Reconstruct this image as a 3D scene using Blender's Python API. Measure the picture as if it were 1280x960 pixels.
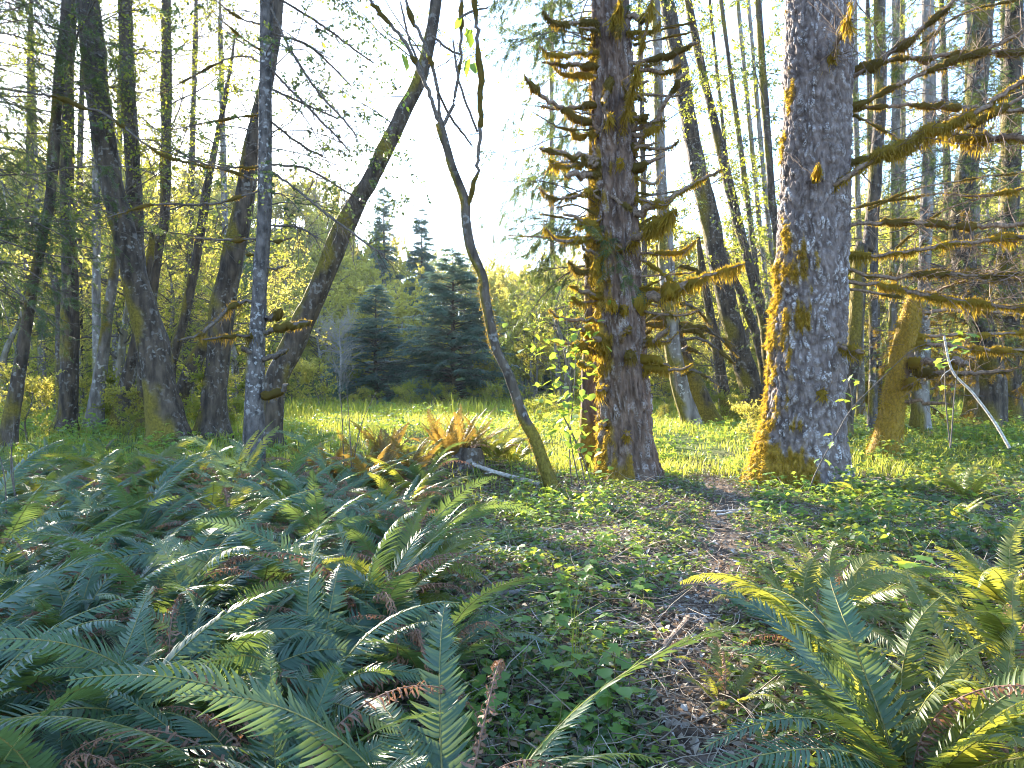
import bpy, math
import numpy as np
from mathutils import Vector

# ------------------------------------------------------------------ camera, sky, sun, exposure
sc = bpy.context.scene
for o in list(bpy.data.objects):
    bpy.data.objects.remove(o)
col = sc.collection
F = 849.0          # focal length in photograph pixels (1280 wide)
CAMH = 1.6
cam_d = bpy.data.cameras.new('camera')
cam_d.sensor_width = 36.0
cam_d.lens = 36.0 * F / 1280.0
cam_d.clip_start = 0.05
cam_d.clip_end = 3000
cam = bpy.data.objects.new('camera', cam_d)
cam.location = (0, 0, CAMH)
cam.rotation_euler = (math.radians(90), 0, 0)
col.objects.link(cam)
sc.camera = cam

SUN = Vector(((175 - 640) / F, 1.0, (480 - 150) / F)).normalized()
SUN_EL = math.asin(SUN.z)
SUN_AZ = math.atan2(SUN.x, SUN.y)
world = bpy.data.worlds.new('World')
sc.world = world
world.use_nodes = True
wn = world.node_tree
sky = wn.nodes.new('ShaderNodeTexSky')
sky.sky_type = 'NISHITA'
sky.sun_disc = False
sky.sun_elevation = SUN_EL
sky.sun_rotation = SUN_AZ
sky.air_density = 1.0
sky.dust_density = 0.4
sky.ozone_density = 3.0
bg = wn.nodes['Background']
bg.inputs['Strength'].default_value = 0.15
wn.links.new(sky.outputs[0], bg.inputs['Color'])

sun_d = bpy.data.lights.new('sun', 'SUN')
sun_d.energy = 5.0
sun_d.angle = math.radians(0.5)
sun_d.color = (1.0, 0.90, 0.74)
sun = bpy.data.objects.new('sun', sun_d)
sun.rotation_euler = SUN.to_track_quat('Z', 'Y').to_euler()
sun.location = (-20, 40, 30)
col.objects.link(sun)

sc.view_settings.view_transform = 'Standard'
sc.view_settings.look = 'None'
sc.view_settings.exposure = 2.8
sc.view_settings.gamma = 1.0
sc.view_settings.use_curve_mapping = False
sc.render.engine = 'CYCLES'
cy = sc.cycles
cy.use_denoising = True
cy.use_adaptive_sampling = True
cy.adaptive_threshold = 0.01
cy.pixel_filter_type = 'BLACKMAN_HARRIS'
cy.filter_width = 1.0
cy.max_bounces = 6
cy.diffuse_bounces = 3
cy.glossy_bounces = 2
cy.transmission_bounces = 4
cy.transparent_max_bounces = 4
cy.sample_clamp_indirect = 4.0
cy.caustics_reflective = False
cy.caustics_refractive = False

rng = np.random.default_rng(11)
U = rng.uniform
PI = math.pi

# ------------------------------------------------------------------ numeric helpers
def A(*v):
    return np.array(v, float)

def norm(v):
    return v / np.maximum(np.linalg.norm(v, axis=-1, keepdims=True), 1e-9)

def sstep(a, b, x):
    t = np.clip((x - a) / (b - a), 0, 1)
    return t * t * (3 - 2 * t)

def _hash(i, j, k):
    n = (i * 374761393 + j * 668265263 + k * 974634777) & 0xffffffff
    n = ((n ^ (n >> 13)) * 1274126177) & 0xffffffff
    n = (n ^ (n >> 16)) & 0xffff
    return n / 65535.0

def vnoise(p):
    f = np.floor(p).astype(np.int64)
    t = p - f
    t = t * t * (3 - 2 * t)
    r = 0
    for a in (0, 1):
        wa = t[..., 0] if a else 1 - t[..., 0]
        for b in (0, 1):
            wb = t[..., 1] if b else 1 - t[..., 1]
            for c in (0, 1):
                wc = t[..., 2] if c else 1 - t[..., 2]
                r = r + wa * wb * wc * _hash(f[..., 0] + a, f[..., 1] + b, f[..., 2] + c)
    return r * 2 - 1

def fbm(p, octv=3):
    s, amp = 0, 1.0
    for o in range(octv):
        s = s + amp * vnoise(p * (2.0 ** o) + 17.3 * o)
        amp *= 0.5
    return s

def worley(u, v, per):
    """cell noise periodic in u (period per cells): F1 and F2"""
    iu = np.floor(u).astype(np.int64); iv = np.floor(v).astype(np.int64)
    f1 = np.full(u.shape, 9.0); f2 = np.full(u.shape, 9.0); cid = np.zeros(u.shape)
    for a in (-1, 0, 1):
        for b in (-1, 0, 1):
            ca, cb = iu + a, iv + b
            h1 = _hash(np.mod(ca, per), cb, 3 + 0 * cb); h2 = _hash(np.mod(ca, per), cb, 8 + 0 * cb)
            d = np.hypot(ca + 0.1 + 0.8 * h1 - u, cb + 0.1 + 0.8 * h2 - v)
            m = d < f1
            f2 = np.where(m, f1, np.minimum(f2, d))
            cid = np.where(m, h1, cid)
            f1 = np.where(m, d, f1)
    return f1, f2, cid

def spline(pts, n):
    """Catmull-Rom through rows of pts, resampled to n rows evenly by length"""
    p = np.asarray(pts, float)
    if len(p) == 2:
        return p[0] + (p[1] - p[0]) * np.linspace(0, 1, n)[:, None]
    e = np.vstack([2 * p[0] - p[1], p, 2 * p[-1] - p[-2]])
    out = []
    for i in range(1, len(e) - 2):
        t = np.linspace(0, 1, 16, endpoint=False)[:, None]
        a, b, c, d = e[i - 1], e[i], e[i + 1], e[i + 2]
        out.append(0.5 * (2 * b + (c - a) * t + (2 * a - 5 * b + 4 * c - d) * t ** 2 + (3 * b - a - 3 * c + d) * t ** 3))
    out = np.vstack(out + [p[-1:]])
    L = np.r_[0, np.cumsum(np.linalg.norm(np.diff(out[:, :3], axis=0), axis=1))]
    q = np.linspace(0, L[-1], n)
    return np.stack([np.interp(q, L, out[:, k]) for k in range(out.shape[1])], 1)

def grid_faces(B, N, S):
    """quads of B tubes with N rings of S sides"""
    i = np.arange(N - 1)[:, None] * S; j = np.arange(S)[None, :]
    q = np.stack([i + j, i + (j + 1) % S, i + S + (j + 1) % S, i + S + j], -1).reshape(-1, 4)
    return (q[None] + (np.arange(B) * N * S)[:, None, None]).reshape(-1, 4)

def frames(P, ref):
    T = norm(np.gradient(P, axis=-2))
    u = norm(np.cross(T, np.broadcast_to(np.asarray(ref, float), T.shape)))
    v = np.cross(u, T)
    return T, u, v

def tubes(P, R, S=5, ref=(0.13, 0.2, 1), disp=None):
    P = np.asarray(P, float)
    if P.ndim == 2:
        P = P[None]; R = np.asarray(R)[None]
    B, N, _ = P.shape
    T, u, v = frames(P, ref)
    th = np.arange(S) * 2 * PI / S
    d = np.cos(th)[:, None] * u[:, :, None, :] + np.sin(th)[:, None] * v[:, :, None, :]
    r = R[:, :, None]
    if disp is not None:
        r = r + disp
    V = P[:, :, None, :] + d * (r[..., None] if r.ndim == 3 else r)
    return V.reshape(-1, 3), grid_faces(B, N, S)

def grow(st, dr, ln, N=7, wig=0.15, grav=0.0):
    """bunch of wandering polylines"""
    B = len(st)
    P = np.zeros((B, N, 3)); P[:, 0] = st
    d = norm(dr); step = (ln / (N - 1))[:, None]
    for i in range(1, N):
        d = norm(d + rng.normal(0, wig, (B, 3)) + np.array([0, 0, 1.0]) * (grav if np.isscalar(grav) else grav[:, None]))
        P[:, i] = P[:, i - 1] + d * step
    return P

def rot_to(fwd, roll):
    """matrices whose columns are fwd, side, up"""
    fwd = norm(fwd)
    ref = np.tile(A(0.03, 0.02, 1), (len(fwd), 1))
    s = norm(np.cross(ref, fwd)); up = np.cross(fwd, s)
    c, n = np.cos(roll)[:, None], np.sin(roll)[:, None]
    return np.stack([fwd, s * c + up * n, up * c - s * n], -1)

def scatter(tv, tf, pos, R, s, rnd=None):
    s = np.asarray(s, float)
    if s.ndim == 1:
        s = s[:, None]
    V = np.einsum('nij,nkj->nki', R, tv[None] * s[:, None, :]) + pos[:, None, :]
    Fc = (tf[None] + (np.arange(len(pos)) * len(tv))[:, None, None]).reshape(-1, tf.shape[1])
    r = np.repeat(U(0, 1, len(pos)) if rnd is None else rnd, len(tv))
    return V.reshape(-1, 3), Fc, r

# ------------------------------------------------------------------ mesh and object helpers
def make_mesh(name, parts, mats, smooth=True, attrs=None):
    """parts: list of (V, faces, rnd or None, material index)"""
    Vs, loops, tot, mi, rn = [], [], [], [], []
    off = 0
    for V, Fc, r, m in parts:
        if len(V) == 0:
            continue
        Vs.append(V); loops.append((Fc + off).ravel()); tot.append(np.full(len(Fc), Fc.shape[1]))
        mi.append(np.full(len(Fc), m)); rn.append(np.full(len(V), 0.5) if r is None else r); off += len(V)
    V = np.vstack(Vs); lp = np.concatenate(loops).astype(np.int32); tt = np.concatenate(tot).astype(np.int32)
    me = bpy.data.meshes.new(name)
    me.vertices.add(len(V)); me.vertices.foreach_set('co', V.astype(np.float32).ravel())
    me.loops.add(len(lp)); me.loops.foreach_set('vertex_index', lp)
    me.polygons.add(len(tt)); me.polygons.foreach_set('loop_start', (np.cumsum(tt) - tt).astype(np.int32))
    me.polygons.foreach_set('loop_total', tt)
    me.polygons.foreach_set('material_index', np.concatenate(mi).astype(np.int32))
    me.polygons.foreach_set('use_smooth', np.full(len(tt), smooth))
    at = me.attributes.new('rnd', 'FLOAT', 'POINT'); at.data.foreach_set('value', np.concatenate(rn).astype(np.float32))
    for k, a in (attrs or {}).items():
        at = me.attributes.new(k, 'FLOAT', 'POINT'); at.data.foreach_set('value', np.asarray(a, np.float32))
    for m in (mats if isinstance(mats, (list, tuple)) else [mats]):
        me.materials.append(m)
    me.update(calc_edges=True)
    return me

def link(name, data, parent=None, loc=None, rot=None, scale=None):
    o = bpy.data.objects.new(name, data)
    col.objects.link(o)
    if parent is not None:
        o.parent = parent
    if loc is not None:
        o.location = loc
    if rot is not None:
        o.rotation_euler = rot
    if scale is not None:
        o.scale = (scale,) * 3 if np.isscalar(scale) else scale
    return o

def tag(o, label=None, cat=None, group=None, kind=None):
    for k, v in (('label', label), ('category', cat), ('group', group), ('kind', kind)):
        if v:
            o[k] = v
    return o

def thing(name, label, cat, loc, group=None):
    return tag(link(name, None, None, tuple(float(q) for q in loc)), label, cat, group)

def copy_tree(o, parent=None):
    c = o.copy(); col.objects.link(c); c.parent = parent
    for ch in o.children:
        copy_tree(ch, c)
    return c

# ------------------------------------------------------------------ materials
def new_mat(name):
    m = bpy.data.materials.new(name); m.use_nodes = True
    nt = m.node_tree; nt.nodes.clear()
    out = nt.nodes.new('ShaderNodeOutputMaterial')
    def N(t, **kw):
        n = nt.nodes.new('ShaderNode' + t)
        for k, v in kw.items():
            if k in ('label',):
                continue
            if k.startswith('i_'):
                n.inputs[k[2:].replace('_', ' ')].default_value = v
            else:
                setattr(n, k, v)
        return n
    return m, nt, out, N

def mixrgb(nt, N, fac, a, b, blend='MIX'):
    n = N('Mix', data_type='RGBA', blend_type=blend)
    for idx, v in ((0, fac), (6, a), (7, b)):
        if hasattr(v, 'is_output'):
            nt.links.new(v, n.inputs[idx])
        else:
            n.inputs[idx].default_value = v if np.isscalar(v) else (*v, 1)
    return n.outputs[2]

def noise_fac(nt, N, vec, scale, lo=0.4, hi=0.6, detail=4):
    n = N('TexNoise'); n.inputs['Scale'].default_value = scale; n.inputs['Detail'].default_value = detail
    nt.links.new(vec, n.inputs['Vector'])
    r = N('MapRange'); r.inputs['From Min'].default_value = lo; r.inputs['From Max'].default_value = hi
    nt.links.new(n.outputs['Fac'], r.inputs['Value'])
    return r.outputs[0], n.outputs['Fac']

def leaf_mat(name, c1, c2, trans, tr=0.5, rough=0.45, spec=0.5, objrand=0.4, c3=None):
    """leaf: reflects c1..c2, lets light through tinted trans"""
    m, nt, out, N = new_mat(name)
    at = N('Attribute', attribute_name='rnd')
    oi = N('ObjectInfo')
    ma = N('Math', operation='MULTIPLY_ADD'); nt.links.new(oi.outputs['Random'], ma.inputs[0]); ma.inputs[1].default_value = objrand
    sc_ = N('Math', operation='MULTIPLY'); nt.links.new(at.outputs['Fac'], sc_.inputs[0]); sc_.inputs[1].default_value = 1 - objrand
    nt.links.new(sc_.outputs[0], ma.inputs[2])
    f = ma.outputs[0]
    colr = mixrgb(nt, N, f, c1, c2)
    if c3 is not None:     # a share of withered leaves
        g = N('Math', operation='GREATER_THAN'); nt.links.new(at.outputs['Fac'], g.inputs[0]); g.inputs[1].default_value = 0.9
        colr = mixrgb(nt, N, g.outputs[0], colr, c3)
    p = N('BsdfPrincipled'); nt.links.new(colr, p.inputs['Base Color'])
    p.inputs['Roughness'].default_value = rough; p.inputs['Specular IOR Level'].default_value = spec
    t = N('BsdfTranslucent')
    tc = mixrgb(nt, N, 0.75, colr, trans)
    nt.links.new(tc, t.inputs['Color'])
    mx = N('MixShader'); mx.inputs[0].default_value = tr
    nt.links.new(p.outputs[0], mx.inputs[1]); nt.links.new(t.outputs[0], mx.inputs[2])
    nt.links.new(mx.outputs[0], out.inputs[0])
    return m

def bark_mat(name, c1, c2, lichen, lich_amt=0.5, sc1=9.0, moss_col=(0.17, 0.12, 0.015), zs=0.28, bump=0.6, ridge=False):
    m, nt, out, N = new_mat(name)
    tc = N('TexCoord')
    mp = N('Mapping'); mp.inputs['Scale'].default_value = (1, 1, zs); nt.links.new(tc.outputs['Object'], mp.inputs[0])
    f1, raw1 = noise_fac(nt, N, mp.outputs[0], sc1, 0.35, 0.65, 6)
    c = mixrgb(nt, N, f1, c1, c2)
    vo = N('TexVoronoi', feature='DISTANCE_TO_EDGE'); vo.inputs['Scale'].default_value = sc1 * 2.2; nt.links.new(mp.outputs[0], vo.inputs['Vector'])
    # lichen: ragged pale blotches
    fl, _ = noise_fac(nt, N, tc.outputs['Object'], sc1 * 1.3, 0.55, 0.62, 5)
    fb, _ = noise_fac(nt, N, tc.outputs['Object'], 1.7, 0.42, 0.6, 3)
    mm = N('Math', operation='MULTIPLY'); nt.links.new(fl, mm.inputs[0]); nt.links.new(fb, mm.inputs[1])
    m2 = N('Math', operation='MULTIPLY'); nt.links.new(mm.outputs[0], m2.inputs[0]); m2.inputs[1].default_value = lich_amt
    if ridge:          # lichen sits on the raised plates of the bark
        ar = N('Attribute', attribute_name='ridge')
        fr, _ = noise_fac(nt, N, tc.outputs['Object'], 38, 0.40, 0.60, 5)
        q1 = N('MapRange'); q1.inputs['From Min'].default_value = 0.3; q1.inputs['From Max'].default_value = 0.85; nt.links.new(ar.outputs['Fac'], q1.inputs['Value'])
        q2 = N('Math', operation='MULTIPLY'); nt.links.new(q1.outputs[0], q2.inputs[0]); q3 = N('Math', operation='MULTIPLY'); nt.links.new(fr, q3.inputs[0]); q4 = N('MapRange'); q4.inputs['To Min'].default_value = 0.25; nt.links.new(fb, q4.inputs['Value']); nt.links.new(q4.outputs[0], q3.inputs[1]); nt.links.new(q3.outputs[0], q2.inputs[1])
        c = mixrgb(nt, N, q2.outputs[0], c, lichen)
    else:
        c = mixrgb(nt, N, m2.outputs[0], c, lichen)
    am = N('Attribute', attribute_name='moss')
    fm, _ = noise_fac(nt, N, tc.outputs['Object'], 22, 0.3, 0.7, 4)
    mc = mixrgb(nt, N, fm, tuple(q * 0.55 for q in moss_col), tuple(q * 1.3 for q in moss_col))
    c = mixrgb(nt, N, am.outputs['Fac'], c, mc)
    p = N('BsdfPrincipled'); nt.links.new(c, p.inputs['Base Color']); p.inputs['Roughness'].default_value = 0.85
    p.inputs['Specular IOR Level'].default_value = 0.25
    ad = N('Math', operation='MULTIPLY_ADD'); nt.links.new(vo.outputs['Distance'], ad.inputs[0]); ad.inputs[1].default_value = 1.3
    nt.links.new(raw1, ad.inputs[2])
    fine = N('TexNoise'); fine.inputs['Scale'].default_value = sc1 * 7; fine.inputs['Detail'].default_value = 4; nt.links.new(mp.outputs[0], fine.inputs['Vector'])
    ad2 = N('Math', operation='MULTIPLY_ADD'); nt.links.new(fine.outputs['Fac'], ad2.inputs[0]); ad2.inputs[1].default_value = 0.4; nt.links.new(ad.outputs[0], ad2.inputs[2])
    b = N('Bump'); b.inputs['Strength'].default_value = bump; b.inputs['Distance'].default_value = 0.03
    nt.links.new(ad2.outputs[0], b.inputs['Height']); nt.links.new(b.outputs[0], p.inputs['Normal'])
    nt.links.new(p.outputs[0], out.inputs[0])
    return m

def plain_mat(name, c1, c2, scale=12, rough=0.85, bump=0.4):
    m, nt, out, N = new_mat(name)
    tc = N('TexCoord')
    f, raw = noise_fac(nt, N, tc.outputs['Object'], scale, 0.35, 0.65, 6)
    c = mixrgb(nt, N, f, c1, c2)
    p = N('BsdfPrincipled'); nt.links.new(c, p.inputs['Base Color']); p.inputs['Roughness'].default_value = rough
    b = N('Bump'); b.inputs['Strength'].default_value = bump; b.inputs['Distance'].default_value = 0.02
    nt.links.new(raw, b.inputs['Height']); nt.links.new(b.outputs[0], p.inputs['Normal'])
    nt.links.new(p.outputs[0], out.inputs[0])
    return m

M = {}
M['bark_dark'] = bark_mat('bark dark alder', (0.03, 0.022, 0.017), (0.10, 0.075, 0.056), (0.34, 0.33, 0.32), 0.4, 9, (0.15, 0.115, 0.018))
M['bark_pale'] = bark_mat('bark pale alder', (0.09, 0.075, 0.065), (0.24, 0.21, 0.19), (0.48, 0.47, 0.45), 0.8, 7, (0.16, 0.125, 0.02))
M['bark_slim'] = bark_mat('bark slim conifer', (0.04, 0.034, 0.032), (0.13, 0.112, 0.105), (0.42, 0.41, 0.41), 0.75, 11, (0.15, 0.115, 0.018), 0.5)
M['bark_spruce'] = bark_mat('bark spruce', (0.07, 0.05, 0.044), (0.18, 0.138, 0.125), (0.47, 0.44, 0.44), 0.9, 10, (0.26, 0.155, 0.018), 0.45, 0.5, True)
M['bark_old'] = bark_mat('bark old snag', (0.058, 0.035, 0.026), (0.165, 0.105, 0.078), (0.34, 0.30, 0.29), 0.5, 10, (0.23, 0.14, 0.018), 0.3, 0.5, True)
M['twig'] = plain_mat('twig wood', (0.05, 0.038, 0.03), (0.13, 0.10, 0.08), 30)
M['deadwood'] = plain_mat('bleached deadwood', (0.22, 0.18, 0.15), (0.52, 0.47, 0.42), 25)
M['brownwood'] = plain_mat('brown deadwood', (0.09, 0.055, 0.035), (0.24, 0.16, 0.11), 25)
M['moss'] = leaf_mat('moss gold', (0.12, 0.088, 0.015), (0.28, 0.19, 0.025), (0.68, 0.45, 0.04), 0.45, 0.9, 0.1, 0.25)
M['mossdark'] = leaf_mat('moss olive', (0.06, 0.045, 0.014), (0.15, 0.11, 0.025), (0.45, 0.29, 0.04), 0.4, 0.9, 0.1, 0.3)
M['alder_leaf'] = leaf_mat('young alder leaf', (0.07, 0.10, 0.02), (0.14, 0.16, 0.03), (0.55, 0.55, 0.05), 0.5, 0.5, 0.3)
M['maple_leaf'] = leaf_mat('spring maple leaf', (0.12, 0.14, 0.025), (0.27, 0.23, 0.04), (0.86, 0.74, 0.13), 0.58, 0.5, 0.3, 0.35)
M['needle'] = leaf_mat('hemlock needle', (0.03, 0.055, 0.025), (0.07, 0.10, 0.035), (0.22, 0.28, 0.05), 0.35, 0.45, 0.4)
M['needle_far'] = leaf_mat('fir needle', (0.058, 0.105, 0.085), (0.115, 0.17, 0.13), (0.24, 0.34, 0.20), 0.3, 0.5, 0.4)
M['fern'] = leaf_mat('sword fern green', (0.02, 0.062, 0.042), (0.08, 0.14, 0.058), (0.26, 0.34, 0.05), 0.34, 0.42, 0.6, 0.6)
M['fern_sunlit'] = leaf_mat('sword fern sunlit tint', (0.065, 0.11, 0.025), (0.14, 0.155, 0.035), (0.50, 0.47, 0.05), 0.47, 0.42, 0.45, 0.6)  # sunlight on the fronds put into a yellower copy of the fern colour
M['fern_bronze'] = leaf_mat('bronze fern', (0.09, 0.05, 0.02), (0.15, 0.11, 0.025), (0.42, 0.25, 0.04), 0.42, 0.55, 0.3, 0.6)
M['fern_dead'] = leaf_mat('withered fern', (0.14, 0.07, 0.045), (0.32, 0.19, 0.13), (0.42, 0.18, 0.07), 0.25, 0.7, 0.25, 0.3)
M['rachis'] = plain_mat('fern stalk', (0.13, 0.13, 0.03), (0.25, 0.20, 0.06), 30)
M['bramble'] = leaf_mat('bramble leaf', (0.035, 0.085, 0.03), (0.085, 0.15, 0.05), (0.35, 0.42, 0.04), 0.42, 0.38, 0.5, 0.25, (0.20, 0.11, 0.05))
M['seedling'] = leaf_mat('fresh seedling leaf', (0.09, 0.19, 0.045), (0.17, 0.27, 0.05), (0.50, 0.62, 0.05), 0.45, 0.45, 0.4, 0.5)
M['grass'] = leaf_mat('meadow grass', (0.10, 0.15, 0.02), (0.20, 0.23, 0.03), (0.62, 0.62, 0.08), 0.5, 0.5, 0.3, 0.0, (0.30, 0.24, 0.12))
M['litter'] = leaf_mat('leaf litter', (0.11, 0.075, 0.055), (0.42, 0.34, 0.26), (0.25, 0.14, 0.06), 0.2, 0.6, 0.35, 0.0, (0.55, 0.50, 0.44))

def ground_mat():
    m, nt, out, N = new_mat('forest soil')
    tc = N('TexCoord')
    f1, r1 = noise_fac(nt, N, tc.outputs['Object'], 2.0, 0.38, 0.62, 8)
    f2, r2 = noise_fac(nt, N, tc.outputs['Object'], 14.0, 0.35, 0.65, 8)
    c = mixrgb(nt, N, f1, (0.035, 0.024, 0.018), (0.085, 0.058, 0.042))
    c2 = mixrgb(nt, N, f2, c, (0.15, 0.105, 0.075))
    sx = N('SeparateXYZ'); nt.links.new(tc.outputs['Object'], sx.inputs[0])
    ny = N('Math', operation='MULTIPLY_ADD'); nt.links.new(r1, ny.inputs[0]); ny.inputs[1].default_value = 5.0; nt.links.new(sx.outputs['Y'], ny.inputs[2])
    r = N('MapRange'); r.inputs['From Min'].default_value = 13.5; r.inputs['From Max'].default_value = 17; nt.links.new(ny.outputs[0], r.inputs['Value'])
    g = mixrgb(nt, N, f2, (0.05, 0.075, 0.015), (0.11, 0.13, 0.03))
    c3 = mixrgb(nt, N, r.outputs[0], c2, g)
    p = N('BsdfPrincipled'); nt.links.new(c3, p.inputs['Base Color']); p.inputs['Roughness'].default_value = 0.95
    p.inputs['Specular IOR Level'].default_value = 0.15
    b = N('Bump'); b.inputs['Strength'].default_value = 0.9; b.inputs['Distance'].default_value = 0.05
    nt.links.new(r2, b.inputs['Height']); nt.links.new(b.outputs[0], p.inputs['Normal'])
    nt.links.new(p.outputs[0], out.inputs[0])
    return m
M['ground'] = ground_mat()

# ------------------------------------------------------------------ terrain
def height(x, y):
    x = np.asarray(x, float); y = np.asarray(y, float)
    h = 0.36 * sstep(11.5, 18, y) - 0.25 * sstep(24, 42, y)
    h = h + 0.10 * sstep(1, 7, -x) * (1 - sstep(12, 20, y))
    h = h + 0.35 * np.exp(-(((x + 0.9) / 1.3) ** 2 + ((y - 11.4) / 0.9) ** 2))
    q = np.stack([x * 0.9, y * 0.9, 0 * x], -1)
    near = 1 - sstep(15, 40, y)
    h = h + 0.05 * vnoise(q) * near + 0.02 * vnoise(q * 3.1) * near
    r = np.hypot(x, y)
    hill = sstep(68, 200, r) * (19 + 24 * sstep(5, 60, -x) + 14 * sstep(20, 90, x))
    hill = hill * sstep(-40, 30, y) + 4 * sstep(300, 900, r)
    return h + hill + 1.2 * sstep(60, 120, r) * vnoise(np.stack([x / 23, y / 23, 0 * x], -1))

def hgt(x, y):
    return float(height(np.array([x]), np.array([y]))[0])

g = np.linspace(-1, 1, 171)
gx = np.sign(g) * (np.sinh(np.abs(g) * 6.2) / np.sinh(6.2)) * 900
GX, GY = np.meshgrid(gx, gx + 6.0, indexing='xy')
GZ = height(GX, GY)
n = len(gx)
ii = (np.arange(n - 1)[:, None] * n + np.arange(n - 1)[None]).ravel()
ground = link('ground', make_mesh('ground', [(np.stack([GX, GY, GZ], -1).reshape(-1, 3), np.stack([ii, ii + 1, ii + n + 1, ii + n], -1), None, 0)], M['ground']))
tag(ground, 'brown forest floor running into a flat meadow and wooded slopes', 'ground', None, 'structure')

def P(px, py, d):
    """point seen at photograph pixel (px, py) at depth d along the view"""
    return A((px - 640) / F * d, d, CAMH + (480 - py) / F * d)

def G(px, py):
    """ground point seen at a photograph pixel"""
    lo, hi = 0.8, 60.0
    for _ in range(50):
        m = 0.5 * (lo + hi)
        q = P(px, py, m)
        if q[2] > hgt(q[0], q[1]):
            lo = m
        else:
            hi = m
    return P(px, py, lo)

# ------------------------------------------------------------------ leaf templates (along +X, normal +Z)
LEAF_V = A((0, 0, 0), (0.3, 0.24, 0.05), (0.7, 0.22, 0.03), (1, 0, -0.08), (0.7, -0.22, 0.03), (0.3, -0.24, 0.05), (0.5, 0, -0.01))
LEAF_F = np.array([(0, 6, 1), (1, 6, 2), (2, 6, 3), (3, 6, 4), (4, 6, 5), (5, 6, 0)])
LF4_V = A((0, 0, 0), (0.42, 0.27, 0.05), (1, 0, -0.08), (0.42, -0.27, 0.05), (0.5, 0, -0.01))
LF4_F = np.array([(0, 4, 1), (1, 4, 2), (2, 4, 3), (3, 4, 0)])
DIA_V = A((0, 0, 0), (0.5, 0.32, 0.06), (1, 0, 0), (0.5, -0.32, 0.06))
DIA_F = np.array([(0, 1, 2, 3)])
def sprig(npair=6, w=0.13, ln=0.34):
    V, Fc = [], []
    for i in range(npair):
        t = (i + 0.5) / npair
        for s in (-1, 1):
            b = len(V); l = ln * (1 - 0.55 * t)
            x0 = t * 0.9
            V += [(x0, 0, 0), (x0 + 0.45 * l, s * (0.55 * l + w * 0.5), -0.05 * l), (x0 + 0.75 * l, s * l, -0.22 * l), (x0 + 0.62 * l - w * 0.3, s * (0.5 * l), 0.03)]
            Fc.append((b, b + 1, b + 2, b + 3))
    b = len(V)
    V += [(0, 0.02, 0), (1, 0, -0.04), (0, -0.02, 0.01)]
    V += [(0.02, 0.0, 0.02)]
    Fc.append((b, b + 1, b + 2, b + 3))
    return np.array(V, float), np.array(Fc)
SPR_V, SPR_F = sprig()
def sprig3(npair, w, ln):
    V, Fc = [], []
    for i in range(npair):
        t = i / npair * 0.95
        for sd in (-1, 1):
            l = ln * (1 - 0.5 * t); b = len(V)
            V += [(t, 0, 0), (t + 0.35 * l + w, sd * 0.45 * l, 0.02), (t + 0.7 * l, sd * l, -0.25 * l)]; Fc.append((b, b + 1, b + 2))
    b = len(V); V += [(0, 0.05, 0), (1.05, 0, -0.05), (0, -0.05, 0.01)]; Fc.append((b, b + 1, b + 2))
    return np.array(V, float), np.array(Fc)
SPF_V, SPF_F = sprig3(3, 0.09, 0.42)
def blade_tmpl(bend=0.5):
    V = []
    for t, w in ((0, 1), (0.55, 0.8)):
        V += [(bend * t * t, -0.5 * w, t), (bend * t * t, 0.5 * w, t)]
    V.append((bend, 0, 0.95))
    return np.array(V, float)
BL_V = blade_tmpl()
BL_F = np.array([(0, 1, 3), (0, 3, 2), (2, 3, 4)])
def strand_mesh(pos, dirs, ln, w):
    """short hanging moss fibres: pos (n,3), dirs (n,3)"""
    n = len(pos)
    side = norm(np.cross(dirs, rng.normal(0, 1, (n, 3))))
    bend = rng.normal(0, 0.18, (n, 3)) * ln[:, None]
    m = pos + dirs * (ln * 0.55)[:, None] + bend * 0.4
    t = pos + dirs * ln[:, None] + bend
    w = w[:, None]
    V = np.stack([pos - side * w, pos + side * w * 0.6, m + side * w, t], 1).reshape(-1, 3)
    o = (np.arange(n) * 4)[:, None]
    F3 = np.concatenate([o + np.array([[0, 1, 2]]), o + np.array([[0, 2, 3]])], 0)
    return V, F3, np.repeat(U(0, 1, n), 4)

# ------------------------------------------------------------------ trees
def resample_px(pts, d, n, dd=0.0, ext=6.0, base_z=None, top_scale=0.45):
    """trunk polyline (px, py, width px), bottom first -> world path with radius; goes on above the frame by ext metres"""
    rows = []
    y0, y1 = pts[0][1], pts[-1][1]
    for px, py, w in pts:
        t = (py - y0) / (y1 - y0 + 1e-9)
        q = P(px, py, d + dd * t)
        rows.append((*q, w * 0.5 * d / F))
    x0, yb = rows[0][0], rows[0][1]
    gz = hgt(x0, yb) - 0.25
    if rows[0][2] > gz + 0.05:
        dirx = (rows[1][0] - rows[0][0]) / max(rows[1][2] - rows[0][2], 0.2)
        k = rows[0][2] - gz
        rows.insert(0, (x0 - dirx * k * 0.7, yb, gz, rows[0][3] * 1.12))
    if ext > 0:
        a, b = np.array(rows[-2]), np.array(rows[-1])
        dv = norm((b - a)[:3]); r = b[3]
        for k in (0.35, 0.7, 1.0):
            dv = norm(dv + A(0, 0, 0.15))
            q = rows[-1][:3] + dv * ext * 0.34
            rows.append((*q, r * (1 - (1 - top_scale) * k)))
    return spline(rows, n)

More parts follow.
